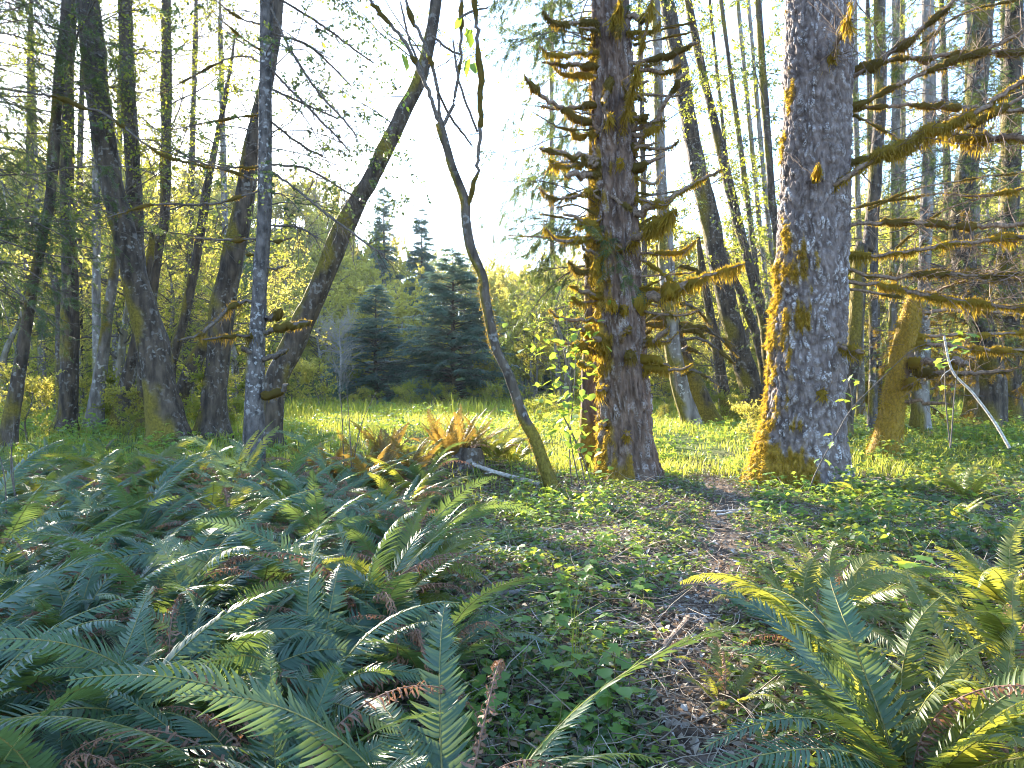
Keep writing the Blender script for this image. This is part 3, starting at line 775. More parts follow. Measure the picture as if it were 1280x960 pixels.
for i in range(26):       # tiers of longer drooping stubs
    y = 30 + i * 17 + U(-6, 6); sd_ = 1 if i % 2 else -1; l = U(34, 80); w = U(5, 9)
    x0 = 764 + (y / 600) * 20 + sd_ * 19; dp = U(-4, 12)
    branch(snag, [(x0, y, w), (x0 + sd_ * l * .35, y + dp * .6, w), (x0 + sd_ * l * .75, y + dp, w * .8), (x0 + sd_ * l, y + dp - U(2, 16), w * .4)], D, D + U(-.8, .3), U(1.0, 1.7), U(.06, .14), 'brownwood', 'moss' if i % 3 else 'mossdark', twigs=3, n_str=420)

t, c2p, _ = tree('hemlock_tree', 'narrow mossy hemlock tight behind the old stub-covered spruce', [(741, 575, 32), (741, 480, 28), (742, 400, 24), (745, 200, 21), (750, 0, 19)], 12.6, 'bark_old', ext=7, S=22, n=130, moss=0.62, fur=2200, fur_mat='moss', fur_len=0.05)
parts = lace(c2p, 3.6, 10.5, 60, 2.2, 700, 0.8, 0, 0, 11000, 0.115, up=0.05, g1=-0.07, g2=-0.16, r1=0.014, tmpl='sprig', az=(PI, 0.75), flat=0.2, leaf_down=0.8)
link('crown', make_mesh('crown', shift(parts, np.array(t.location)), [M['twig'], M['needle']]), t)

# --- the great spruce with scaly bark
bpts = [(993, 616, 100), (1000, 566, 96), (1004, 510, 91), (1008, 442, 88), (1012, 380, 85), (1015, 317, 83), (1019, 217, 79), (1022, 100, 78), (1025, 0, 76)]
base = P(993, 616, 11.0); base[2] = hgt(base[0], base[1])
great = thing('spruce_tree', 'great spruce with grey scaly bark and golden moss down one side', 'tree', base)
bp = snag_path(bpts, 11.0, 390, 3)
def great_moss(X, d, z):
    side = d @ norm(A(-1, -0.15, 0))
    low = 0.65 * np.exp(-z / 2.6) - 0.12
    return 0.75 * side - 0.70 + low * 0.9 + 0.5 * fbm(X * A(2.6, 2.6, 1.1) + 8, 3) + 0.34 * fbm(X * A(11, 11, 3), 3) + 0.2 * np.exp(-z / 0.5) - 0.04 * z
big_trunk(great, bp, M['bark_spruce'], 205, 42, 5.6, 0.042, great_moss, 0.33, 0.55, 5, 19000, 'moss', 0.0)
D = 10.9
GR = [
    ([(1050, 102, 11), (1075, 92, 10), (1100, 77, 11), (1140, 47, 10), (1190, 2, 9), (1230, -40, 6)], -1.0, 1.0, .07), ([(1058, 88, 9), (1113, 75, 9), (1187, 70, 9), (1280, 63, 9), (1340, 60, 6)], .4, .7, .05), ([(1045, 139, 10), (1087, 123, 9), (1140, 97, 9), (1200, 72, 9), (1233, 63, 8), (1280, 37, 8), (1330, 10, 5)], -.8, .9, .06),
    ([(1050, 136, 8), (1133, 132, 8), (1200, 135, 8), (1280, 138, 8), (1340, 140, 5)], .6, .7, .05), ([(1058, 140, 6), (1090, 155, 5), (1123, 175, 4)], -.2, .6, .05), ([(1022, 275, 9), (1034, 246, 13), (1060, 222, 13), (1107, 190, 13), (1167, 163, 13), (1220, 140, 12), (1280, 100, 12), (1330, 70, 8)], -1.7, 1.9, .13), ([(1043, 213, 10), (1080, 197, 8), (1133, 190, 8), (1200, 163, 9), (1280, 120, 8), (1330, 95, 5)], -1.0, .8, .06),
    ([(1187, 176, 12), (1230, 172, 15), (1280, 173, 15), (1340, 175, 12)], -1.2, 1.5, .1), ([(1050, 282, 8), (1127, 277, 9), (1200, 282, 10), (1280, 280, 11), (1350, 282, 7)], -.8, .8, .05), ([(1045, 318, 9), (1090, 319, 8), (1133, 315, 8), (1200, 303, 9), (1280, 293, 9), (1340, 285, 5)], -1.0, 1.3, .10),
    ([(1055, 337, 7), (1112, 346, 9), (1176, 341, 9), (1230, 346, 6), (1290, 352, 5)], -1.1, 1.0, .07), ([(1053, 350, 9), (1112, 358, 9), (1160, 369, 11), (1201, 376, 10), (1279, 385, 8), (1330, 390, 5)], -1.4, 1.4, .12), ([(1053, 360, 6), (1090, 365, 6), (1130, 372, 4)], -.5, .8, .06), ([(1165, 366, 6), (1200, 352, 5), (1240, 344, 5), (1290, 340, 4)], -1.3, .8, .05),
    ([(1030, 432, 12), (1052, 434, 14), (1080, 442, 13)], -.9, 1.7, .10), ([(1024, 102, 12), (1040, 70, 12), (1054, 38, 10), (1064, 5, 8)], -1.3, 1.4, .14), ([(1012, 235, 10), (1018, 228, 11), (1023, 205, 7)], -.7, 1.3, .06), ([(1000, 492, 12), (1015, 488, 12), (1032, 494, 6)], -.6, 1.8, .12), ([(1058, 262, 4), (1110, 250, 4), (1180, 242, 3)], .5, .5, .04), ([(1085, 262, 3), (1150, 235, 3), (1290, 212, 3)], .8, .4, .04),
    ([(1180, 242, 4), (1230, 245, 5), (1290, 232, 5)], -.8, 1.4, .08), ([(1120, 310, 3), (1180, 262, 3), (1240, 245, 3)], -.3, .4, .04), ([(1150, 55, 4), (1210, 14, 4), (1300, -4, 3)], .3, .5, .04)]
for rows, dz, ms, st in GR:
    rows = [(a_, b_, w_ * .92) for a_, b_, w_ in rows]
    branch(great, rows, D, D + dz, ms * 1.2, st * 1.15, 'brownwood', 'moss' if ms > 1.1 else 'mossdark', twigs=30 if len(rows) > 3 else 2, n_str=420, tl=(.25, 1.1))

# --- thinner trees behind, between and beyond the two spruces
RC = dict(zlo=4.2, zhi=17, n1=24, l1=2.2, n2=160, l2=1.0, n3=420, l3=0.5, nleaf=2600, lsize=0.085, up=0.3, g1=0.0, g2=-0.04, r1=0.018, tmpl='dia')
def rc(**k):
    c = dict(RC); c.update(k); return c
t, r1p, _ = tree('alder_tree', 'pale alder behind the stub-covered spruce with dead side branches', [(866, 532, 23), (849, 477, 21), (838, 406, 20), (833, 300, 17), (827, 233, 13), (823, 100, 12), (820, 0, 11)], 19, 'bark_pale', crown=rc(), moss=0.62, fur=1200, S=16, flare=0.2)
for i in range(12):
    y = U(330, 470); s = 1 if i % 3 else -1; l = U(30, 95)
    branch(t, [(842 + s * 8, y, 7), (842 + s * l * .5, y + U(-6, 6), 6), (842 + s * l, y + U(-10, 34), 3)], 18.9, 18.9 + U(-1.2, 1), 0.9, 0.1, 'twig', 'mossdark', twigs=4)
tree('alder_tree', 'short mossy trunk leaning against the pale alder', [(886, 527, 25), (875, 495, 23), (859, 459, 21), (845, 410, 16), (828, 340, 10)], 20, 'bark_dark', ext=0.8, moss=0.65, fur=900)
tree('alder_tree', 'dark alder leaning over toward the stub-covered spruce, broad at foot', [(949, 522, 30), (934, 470, 27), (916, 406, 26), (895, 318, 24), (890, 283, 24), (873, 217, 22), (860, 150, 20), (850, 83, 19), (833, 0, 17)], 22, 'bark_dark', crown=rc(n1=14), moss=0.42, fur=900, S=18, n=90)
tree('alder_tree', 'long thin alder leaning beside the broad-footed dark one', [(972, 520, 16), (965, 470, 15), (955, 400, 14), (933, 317, 12), (920, 267, 12), (900, 183, 11), (877, 83, 10), (860, 0, 9)], 23, 'bark_dark', crown=rc(), moss=0.4)
tree('alder_tree', 'slim brown alder squeezed between two leaning dark alders', [(958, 500, 13), (952, 442, 12), (935, 390, 11), (913, 335, 10), (897, 290, 9), (870, 200, 8), (848, 110, 6)], 25, 'bark_dark', crown=rc(n1=10), moss=0.4)
tree('alder_tree', 'mossy low trunk at the foot of the leaning alders', [(912, 525, 16), (905, 490, 14), (893, 420, 13), (880, 350, 10)], 24, 'bark_dark', ext=1.5, moss=0.6)
tree('alder_tree', 'straight narrow pole close beside the great scaly spruce', [(985, 520, 12), (980, 420, 11), (972, 300, 9), (965, 250, 9), (958, 150, 9), (953, 83, 9), (948, 0, 8)], 20, 'bark_dark', crown=rc(n1=22, up=0.1), leafmat='needle')
for i, (bx, tx, w, d) in enumerate([(965, 905, 7, 30), (975, 925, 6, 32), (945, 890, 5, 34), (990, 938, 6, 30), (1100, 1085, 8, 28), (1140, 1128, 8, 30), (1185, 1178, 9, 28), (1240, 1255, 9, 31), (1272, 1268, 9, 27), (700, 690, 6, 34), (805, 800, 7, 30)]):
    tree('young_alder', 'thin pole in the light wood behind the two spruces', [(bx, 516, w * 1.2), ((bx + tx) / 2 + U(-5, 5), 290, w), (tx, 30, w * 0.75)], d, 'bark_pale' if i % 2 else 'bark_dark', ext=3, S=9, n=40, group='thin poles behind the spruces', crown=rc(zlo=4, zhi=22, nleaf=3000, lsize=0.11, n1=24, n3=260, n2=120))
SPC = dict(zlo=3.0, zhi=14, n1=44, l1=2.5, n2=460, l2=1.0, n3=0, l3=0, nleaf=3600, lsize=0.14, up=0.05, g1=-0.03, g2=-0.08, r1=0.018, tmpl='sprig', flat=0.4, leaf_down=0.4)
def spc(**k):
    c = dict(SPC); c.update(k); return c
tree('spruce_tree', 'pale young spruce standing behind the long mossy side branches', [(1150, 525, 20), (1153, 440, 18), (1157, 300, 16), (1162, 167, 15), (1160, 0, 14)], 17, 'bark_pale', crown=spc(), leafmat='needle', moss=0.35, fur=500)
tree('alder_tree', 'dark moss-edged alder next to the great scaly spruce', [(1052, 530, 23), (1056, 512, 20), (1070, 406, 18), (1077, 311, 18), (1087, 300, 16), (1100, 133, 14), (1100, 17, 13)], 16, 'bark_dark', crown=spc(n1=20, nleaf=1400), leafmat='needle', moss=0.55, fur=1600, fur_mat='moss', moss_side=(-1, 0, 0))
tree('alder_tree', 'straight pale pole seen through the mossy side branches', [(1118, 520, 12), (1116, 440, 11), (1118, 320, 10), (1120, 150, 10), (1120, 0, 9)], 20, 'bark_pale', crown=spc(n1=14, nleaf=900), leafmat='needle')
tree('spruce_tree', 'dark spruce curving out at its foot among dead branches', [(1236, 535, 30), (1240, 460, 27), (1206, 330, 24), (1203, 267, 24), (1220, 133, 23), (1230, 0, 21)], 18, 'bark_dark', crown=spc(n1=54, nleaf=5000), leafmat='needle', moss=0.4, fur=900, S=18)
tree('spruce_tree', 'pale mottled spruce close by the dark curving spruce', [(1216, 525, 18), (1219, 400, 15), (1215, 167, 13), (1213, 30, 12)], 21, 'bark_pale', crown=spc(), leafmat='needle')
tree('alder_tree', 'thin pale pole tight beside the great spruce above its lowest branch', [(1076, 525, 9), (1075, 400, 8), (1073, 267, 7), (1068, 50, 7)], 24, 'bark_pale', crown=spc(n1=12, nleaf=700), leafmat='needle')
tree('birch_pole', 'thin white-barked pole rooted in the undergrowth', [(1091, 515, 11), (1091, 450, 9), (1092, 390, 9), (1094, 250, 7), (1096, 100, 6)], 17, 'bark_slim', moss=0.2, ext=2)
tree('spruce_tree', 'dark spruce with dense boughs behind the lowest dead branches', [(1262, 520, 26), (1260, 400, 24), (1258, 353, 24), (1264, 200, 21), (1268, 0, 18)], 19, 'bark_dark', crown=spc(n1=60, nleaf=5600, zlo=2.2), leafmat='needle', moss=0.45, fur=600)
t, t7p, _ = tree('spruce_snag', 'leaning broken trunk glowing with golden moss and dead branches', [(1110, 540, 29), (1115, 510, 26), (1127, 442, 24), (1141, 385, 19), (1147, 365, 13)], 13.5, 'bark_old', ext=0, S=24, n=110, moss=0.85, fur=4200, fur_mat='moss', fur_len=0.05, moss_side=(-1, -0.4, 0))
for rows, dz, ms, st, mm in [
    ([(1138, 421, 7), (1200, 419, 7), (1280, 417, 6), (1330, 416, 4)], .4, 1.2, .07, 'moss'), ([(1136, 427, 8), (1180, 433, 9), (1240, 437, 8), (1290, 438, 6)], -.4, 1.5, .09, 'moss'), ([(1132, 452, 10), (1160, 452, 15), (1190, 453, 16), (1209, 455, 13)], -1.2, 2.0, .08, 'moss'),
    ([(1128, 463, 9), (1180, 467, 10), (1230, 465, 9), (1268, 461, 6)], -.9, 1.3, .07, 'mossdark'), ([(1124, 502, 7), (1160, 503, 8), (1190, 506, 4)], -.7, 1.0, .06, 'mossdark'), ([(1140, 392, 7), (1200, 388, 7), (1290, 394, 5)], .5, 1.1, .06, 'mossdark'), ([(1130, 475, 10), (1142, 480, 13), (1148, 478, 8)], -.6, 1.8, .12, 'moss')]:
    branch(t, rows, 13.4, 13.4 + dz, ms, st, 'brownwood', mm, twigs=6, n_str=360)

for rows_, d_, zl, zh in (((1236, 535, 30), 18, .7, 5.5), ((1262, 520, 26), 19, .7, 5.5), ((1150, 525, 20), 17, .8, 4.6), ((1216, 525, 18), 21, 1.0, 5)):
    o_ = min((o for o in col.objects if o.parent is None and o.name.startswith('spruce_tree')), key=lambda o: (Vector(o.location) - Vector(P(rows_[0], rows_[1], d_))).length)
    b_ = np.array(o_.location)
    pth = spline([(*(b_ + A(0, 0, 0)), .15), (*(b_ + A(0, 0, 4)), .13), (*(b_ + A(0, 0, 7)), .12)], 40)
    parts = lace(pth, b_[2] + zl, b_[2] + zh, 34, 2.0, 160, .7, 0, 0, 1800, .16, up=-.02, g1=-.01, g2=-.08, r1=.022, tmpl='sprig', leaf_down=1.6, flat=.3)
    link('dead_boughs', make_mesh('dead_boughs', shift(parts, b_), [M['twig'], M['mossdark']]), o_)

# --- hemlock out of frame at the left whose boughs hang into the view
base = A(-10.6, 12.5, 0); base[2] = hgt(base[0], base[1])
t = thing('hemlock_tree', 'hemlock at the edge of the view with low sweeping boughs', 'tree', base)
hp = spline([(*(base + A(0, 0, -.2)), .24), (*(base + A(.1, 0, 6)), .2), (*(base + A(.1, .1, 14)), .12)], 60)
trunk_obj(t, hp, M['bark_dark'])
parts = lace(hp, 3.6, 10.5, 80, 3.7, 900, 0.9, 0, 0, 12000, 0.115, up=0.05, g1=-0.05, g2=-0.1, r1=0.02, tmpl='sprig', az=(0.1, 0.7), flat=0.3, leaf_down=0.5)
link('crown', make_mesh('crown', shift(parts, base), [M['twig'], M['needle']]), t)

# ------------------------------------------------------------------ background wood beyond the meadow
def bg_broadleaf(h, cr, nl, ls, lm, seed_up=0.5):
    """one broad-leaved tree standing at the origin: path, crown parts"""
    path = spline([(0, 0, -0.4, h * 0.022), (U(-.3, .3), U(-.3, .3), h * 0.35, h * 0.017), (U(-.6, .6), U(-.6, .6), h * 0.7, h * 0.01), (U(-.6, .6), U(-.6, .6), h, 0.02)], 30)
    V, Fc = tubes(path[:, :3], path[:, 3], 8, (0.05, 1, 0.02))
    tm = make_mesh('trunk', [(V, Fc, None, 0)], M['bark_pale'], True, {'moss': np.full(len(V), 0.25)})
    cm = make_mesh('crown', lace(path, h * 0.16, h, 26, cr, 150, cr * 0.45, 420, cr * 0.24, nl, ls, up=seed_up, g1=0.01, g2=0.0, r1=h * 0.006, tmpl='dia', leaf_down=0.1), [M['twig'], M[lm]])
    return tm, cm
def bg_conifer(h, w, nb, nsp, ls, lm='needle_far'):
    path = spline([(0, 0, -0.4, h * 0.018), (0.05, 0, h * 0.5, h * 0.01), (0, 0, h, 0.01)], 40)
    V, Fc = tubes(path[:, :3], path[:, 3], 7, (0.05, 1, 0.02))
    tm = make_mesh('trunk', [(V, Fc, None, 0)], M['bark_dark'], True, {'moss': np.full(len(V), 0.1)})
    z = h * (0.03 + 0.95 * U(0, 1, nb) ** 1.15)
    a = U(0, 2 * PI, nb)
    ln = w * (1 - z / h) ** 0.8 * U(0.7, 1.15, nb) + 0.15
    P1 = grow(np.stack([0 * z, 0 * z, z], -1), np.stack([np.cos(a), np.sin(a), 0.25 + 0.4 * z / h], -1), ln, 8, 0.07, -0.075)
    V, Fc = tubes(P1, np.linspace(1, .2, 8)[None] * (0.012 + 0.012 * ln)[:, None], 3)
    parts = [(V, Fc, None, 0)]
    b = rng.choice(nb, nsp, p=ln / ln.sum()); f = U(0.12, 1, nsp) ** 0.8 * 6.99
    i = f.astype(int); ff = (f - i)[:, None]
    pos = P1[b, i] * (1 - ff) + P1[b, np.minimum(i + 1, 7)] * ff
    tn = norm(P1[b, np.minimum(i + 1, 7)] - P1[b, i])
    sd = norm(np.cross(tn, A(0, 0, 1))) * rng.choice((-1, 1), nsp)[:, None]
    fw = tn * 0.7 + sd * U(0.1, 1.0, (nsp, 1)) + A(0, 0, -0.25) + rng.normal(0, 0.15, (nsp, 3))
    parts.append((*scatter(SPF_V, SPF_F, pos, rot_to(fw, rng.normal(0, .45, nsp)), ls * U(.6, 1.3, nsp)), 1))
    return tm, make_mesh('crown', parts, [M['twig'], M[lm]])
def stand(name, label, meshes, x, y, s, group=None, cat='tree'):
    t = thing(name, label, cat, (x, y, hgt(x, y)), group)
    t.rotation_euler = (0, 0, U(0, 6.28)); t.scale = (s, s, s * U(.92, 1.1))
    link('trunk', meshes[0], t); link('crown', meshes[1], t)
    return t
UNDV = [bg_broadleaf(6.5, 2.4, 4200, 0.085, l, 0.5) for l in ('maple_leaf', 'alder_leaf')]
MAPV = [bg_broadleaf(11, 3.9, 14000, 0.22, 'maple_leaf') for _ in range(3)]
ALDV = [bg_broadleaf(13, 3.2, 5200, 0.16, 'alder_leaf') for _ in range(2)]
BUSH = [bg_broadleaf(2.6, 1.5, 3800, 0.11, l, 0.8) for l in ('alder_leaf', 'maple_leaf')]
CONV = [bg_conifer(11, 4.4, 300, 10000, 0.5), bg_conifer(12, 4.4, 280, 8000, 0.5)]
FARC = [bg_conifer(16, 3.2, 190, 4600, 0.7), bg_conifer(18, 2.8, 190, 4200, 0.75)]
def X(px, d):
    return (px - 640) / F * d
# the named conifers by the meadow
stand('fir_tree', 'broad blue-green fir with sweeping skirts at the meadow edge', CONV[0], X(566, 44), 44, 0.92).scale = (1.12, 1.12, .94)
stand('fir_tree', 'smaller dull green fir beside the broad blue-green one', CONV[1], X(470, 45), 45, 0.66).scale = (.88, .88, .68)
stand('fir_tree', 'tall spire-topped fir alone on the far ridge', FARC[0], X(527, 112), 112, 1.5)
stand('fir_tree', 'tall ragged fir rising from the ridge behind the slanting trunk', FARC[1], X(480, 108), 108, 1.45)
# bare silvery shrub tree by the small fir
t = thing('bare_tree', 'silvery leafless small tree beside the smaller fir', 'tree', (X(424, 43), 43, hgt(X(424, 43), 43)))
pth = spline([(0, 0, -.3, .09), (.1, 0, 2.5, .07), (0, 0, 5.2, .015)], 30)
V, Fc = tubes(pth[:, :3], pth[:, 3], 7, (0.05, 1, 0.02))
link('trunk', make_mesh('trunk', [(V, Fc, None, 0)], M['deadwood']), t)
link('crown', make_mesh('crown', lace(pth, .4, 5.2, 44, 1.6, 500, .8, 1800, .4, 0, .1, up=.9, r1=.03), [M['deadwood']]), t)
# maples and alders round the clearing
ring = []
def zone(px):
    for lim, z in ((90, 'beyond the swollen-footed alder'), (215, 'beyond the thick leaning alder'), (330, 'beyond the curving dark alder'), (440, 'beyond the slanting alder trunk'), (520, 'behind the smaller dull green fir'), (610, 'behind the broad blue-green fir'), (740, 'beyond the slender bent tree'),
                   (830, 'hidden behind the stub-covered spruce'), (960, 'beyond the leaning alders between the spruces'), (1060, 'hidden behind the great scaly spruce')):
        if px < lim:
            return z
    return 'beyond the long mossy side branches'
def spots(n, p0, p1, d0, d1, r, lst, skip=None):
    out = []
    for _ in range(n):
        px = U(p0, p1); d = U(d0, d1); x = X(px, d)
        if skip and skip(px, d): continue
        if all(math.hypot(x - a, d - b) > r for a, b in lst):
            lst.append((x, d)); out.append((px, x, d))
    return out
gap = lambda px, d: 500 < px < 655 and d < 70
for k, (px, x, y) in enumerate(spots(700, -160, 1440, 56, 78, 3.9, ring, gap)):
    s_ = U(.6, .9) if px < 430 else U(.85, 1.1) if px < 760 else U(.95, 1.35)
    if 420 < px < 700: s_ = U(.75, .95)
    if px < 760 or k % 2:
        stand('maple_tree', 'yellow-green spring maple ' + zone(px), MAPV[k % 3], x, y, s_, 'maples round the meadow')
    else:
        stand('alder_tree', 'sparse pale green alder ' + zone(px), ALDV[k % 2], x, y, s_ * 1.1, 'alders round the meadow')
for k, (px, x, y) in enumerate(spots(300, -60, 1400, 40, 54, 3.4, ring, lambda px, d: 380 < px < 660)):
    if px > 660 or k % 2:
        stand('vine_maple', 'small golden vine maple ' + zone(px), MAPV[k % 3], x, y, U(.34, .55), 'small vine maples')
    else:
        stand('vine_maple', 'small pale green alder ' + zone(px), ALDV[k % 2], x, y, U(.36, .6), 'small pale alders')
for k, (px, x, y) in enumerate(spots(200, -40, 330, 24, 37, 2.6, ring)):
    stand('vine_maple', 'thinly leaved vine maple growing under the alders, ' + zone(px), UNDV[k % 2], x, y, U(.75, 1.2), 'vine maples under the alders')
for k, (px, x, y) in enumerate(spots(200, 690, 1340, 25, 38, 3.6, ring)):
    stand('vine_maple', 'thinly leaved vine maple in the light wood, ' + zone(px), UNDV[k % 2], x, y, U(.6, 1.0), 'vine maples behind the spruces')
hl = []
for k, (px, x, y) in enumerate(spots(2500, -120, 1400, 82, 185, 5.4, hl, lambda px, d: 505 < px < 640 and d < 120)[:290]):
    if k % 6 == 0:
        stand('fir_tree', 'dark fir on the wooded slope, ' + zone(px), FARC[k % 2], x, y, U(.55, .85), 'firs on the slope')
    else:
        stand('maple_tree', 'leafy tree on the wooded slope, ' + zone(px), MAPV[k % 3], x, y, U(.95, 1.4), 'leafy trees on the slope')
bs = []
for k, (px, x, y) in enumerate(spots(400, -80, 1380, 33, 46, 2.2, bs, lambda px, d: 400 < px < 660 and d < 43)[:56]):
    stand('leafy_bush', 'low leafy bush along the meadow edge ' + zone(px), BUSH[k % 2], x, y, U(.5, .95), 'bushes along the meadow edge', 'bush')

for k, (px, x, y) in enumerate(spots(200, 380, 660, 34, 41, 1.5, bs)[:20]):
    stand('leafy_bush', 'low weedy bush before the firs ' + zone(px), BUSH[k % 2], x, y, U(.22, .42), 'weedy bushes before the firs', 'bush')
for k, (px, x, y) in enumerate(spots(300, 640, 1010, 15, 32, 1.6, bs)[:22]):
    stand('leafy_bush', 'small weedy shrub standing in the meadow ' + zone(px), BUSH[k % 2], x, y, U(.13, .3), 'weedy shrubs in the meadow', 'bush')
for k, (px, x, y) in enumerate(spots(200, -20, 330, 15, 25, 1.5, bs)[:26]):
    stand('leafy_bush', 'low shrub under the alders ' + zone(px), BUSH[k % 2], x, y, U(.2, .5), 'shrubs under the alders', 'bush')
# ------------------------------------------------------------------ ferns
def frond(L, e0, e1, npair, pl, pw, droop, twist, mat, dead=0.0, fold=0.25):
    n = 40
    s = np.linspace(0, 1, n)
    el = np.radians(e0 - (e0 - e1) * s ** 1.25)
    side_b = np.radians(U(-38, 38)) * s ** 1.7
    tx = np.stack([np.cos(el) * np.cos(side_b), np.cos(el) * np.sin(side_b), np.sin(el)], -1)
    pth = np.vstack([[0, 0, 0], np.cumsum(tx[:-1] * L / (n - 1), 0)])
    T = norm(tx)
    B = norm(np.cross(A(0, 0, 1), T)); Nn = np.cross(T, B)
    tw = twist * s
    B2 = B * np.cos(tw)[:, None] + Nn * np.sin(tw)[:, None]; N2 = np.cross(T, B2)
    V, Fc = tubes(pth, np.linspace(0.0042, 0.0012, n), 4)
    parts = [(V, Fc, None, 1)]
    ss = np.linspace(0.13, 0.985, npair)
    Vs, Fs, rn = [], [], []
    st = np.array([0, .12, .4, .72, 1.0]); wp = np.array([.55, 1.0, .85, .55, .0])
    tmplF = np.array([(i * 3 + j, i * 3 + j + 1, i * 3 + j + 4, i * 3 + j + 3) for i in range(4) for j in range(2)])
    off = 0
    for side in (-1, 1):
        for s0 in ss:
            f = s0 * (n - 1); i = min(int(f), n - 2); a = f - i
            p0 = pth[i] * (1 - a) + pth[i + 1] * a
            t, b, nn = T[i], B2[i] * side, N2[i]
            lp = pl * min(1, (s0 - .06) / .2) ** .7 * (1 - s0) ** .62 * 1.25 * (U(.88, 1.08) if U() < .94 else U(.35, .8)) + .006
            if U() < .05: continue
            ang = np.radians(76 - 28 * s0 + rng.normal(0, 4))
            dv = b * np.sin(ang) + t * np.cos(ang)
            wd = norm(t * np.sin(ang) - b * np.cos(ang))
            tilt = rng.normal(0, .18) + fold * .5
            wd2 = wd * math.cos(tilt) + nn * math.sin(tilt)
            nr = norm(np.cross(dv, wd2)); nr = nr if nr @ nn > 0 else -nr
            dr = droop + rng.normal(0, .07)
            q = p0 + dv * (st * lp)[:, None] - nr * (dr * st ** 2 * lp)[:, None] + t * (0.22 * st ** 2 * lp)[:, None]
            if dead:
                cu = dead * U(.5, 1.6) * 3
                q = p0 + lp * .75 * (np.outer(np.sin(st * cu) / cu, dv) - np.outer((1 - np.cos(st * cu)) / cu, nr)) + rng.normal(0, .004, (5, 3))
            w = (wp * pw * (0.5 + 0.5 * lp / pl) * .5 * (0.7 if dead else 1))[:, None]
            row = np.stack([q - wd2 * w, q + nr * (w * (-fold)), q + wd2 * w], 1).reshape(-1, 3)
            Vs.append(row); Fs.append(tmplF + off); off += 15
            rn.append(np.full(15, np.clip(.5 + rng.normal(0, .2), 0, 1)))
    parts.append((np.vstack(Vs), np.vstack(Fs), np.concatenate(rn), 0))
    return make_mesh('frond', parts, [M[mat], M['rachis'] if not dead else M['fern_dead']])
def frond_set(mat, n, e0=(48, 80), e1=(-35, 15)):
    return [frond(U(.85, 1.15), U(*e0), U(*e1), int(U(44, 56)), U(.10, .13), U(.0145, .019), U(-.05, .55), U(-1.0, 1.0), mat) for _ in range(n)]
FR_G = frond_set('fern', 18, (46, 80), (-50, 12))
FR_SUNLIT = frond_set('fern_sunlit', 8, (48, 80), (-45, 12))
FR_MIX = FR_G[:6] + FR_SUNLIT
FR_BR = frond_set('fern_bronze', 5, (60, 84), (0, 40))
FR_UP = frond_set('fern_sunlit', 3, (78, 86), (35, 55))
FR_DEAD = [frond(U(.7, 1.05), U(45, 78), U(-80, -40), 38, .10, .014, .3, U(-1, 1), 'fern_dead', dead=1.0) for _ in range(6)]
def fern(x, y, label, group, fset, nf, scale, ndead=2, az=None, tilt=0.0, name='sword_fern', z=None):
    t = thing(name, label, 'fern', (x, y, hgt(x, y) - .01), group)
    a0 = U(0, 6.28)
    for i in range(nf):
        a = a0 + i * 2.39996 + U(-.25, .25) if az is None else az[0] + U(-az[1], az[1])
        inner = i / nf
        link('frond', fset[rng.integers(len(fset))], t, (.03 * math.cos(a), .03 * math.sin(a), 0), (U(-.3, .3), -U(-.08, .32) * inner + tilt, a), scale * U(.6, 1.15))
    for i in range(ndead):
        a = U(0, 6.28)
        o = link('frond', FR_DEAD[rng.integers(len(FR_DEAD))], t, (0, 0, .03), (U(-.3, .3), -U(-.05, .35), a), scale * U(.75, 1.12))
        o['label'] = 'withered brown curled frond'
    return t
FERNS = []
def fern_zone(x, y):
    if math.hypot(x - X(316, 11.5), y - 9.5) < 3.0: return 'of the fern bank at the foot of the slim hemlock'
    if x > -.26 * y: return 'on the rim of the fern bank beside the bramble clearing'
    if x < -.55 * y: return 'of the fern bank on the side of the bare dead twigs'
    return 'deep in the fern bank, tangled with withered fronds'
def pois(n, fx, fy, r, lst):
    out = []
    for _ in range(n):
        y = fy(); x = fx(y)
        if all(math.hypot(x - a, y - b) > r * (0.75 + 0.05 * y) for a, b in lst):
            lst.append((x, y)); out.append((x, y))
    return out
fixed = [(-1.55, 2.35), (-.78, 2.25), (-.95, 3.1), (-2.2, 3.0), (-.2, 2.15), (-.45, 3.6)]
lst = list(fixed)
more = pois(900, lambda y: U(-.80 * y - .5, -.10 * y - .12), lambda: 2.3 + 7.4 * U() ** .75, .52, lst)
for i, (x, y) in enumerate(fixed + more):
    FERNS.append((x, y))
    g = FR_G if (y < 4.5 or i % 4) else FR_SUNLIT  # part of the rear bank takes fronds with sunlight in their colour
    fern(x, y, ('dark glossy sword fern ' if g is FR_G else 'sunlit-tinted sword fern ') + fern_zone(x, y), 'dark ferns of the bank' if g is FR_G else 'sunlit-tinted ferns of the bank', g, int(U(15, 22)) if y < 5 else int(U(12, 16)), U(1.05, 1.3) if y < 3 else U(.92, 1.15) if y < 4 else U(.92, 1.25), int(U(5, 9)))
fern(X(236, 9), 9, 'upright golden fern glowing in front of the thick dark alder', None, FR_UP, 5, 1.0, 1, (PI * .05, .5))
fern(X(285, 8.3), 8.3, 'upright golden fern glowing at the foot of the slim hemlock', None, FR_UP, 4, 1.15, 1, (PI * .02, .3))
for i, (px, d) in enumerate([(450, 10.2), (480, 11.4), (505, 10.0), (530, 11.2), (555, 12.0), (590, 11.8), (620, 11.5), (470, 9.2), (415, 9.8), (640, 12.2), (575, 11.0)]):
    FERNS.append((X(px, d), d))
    fern(X(px, d), d, 'bronze fern on the low mound before the meadow', 'bronze ferns on the mound', FR_BR if i % 3 else FR_SUNLIT, 16, U(.85, 1.1), 1)
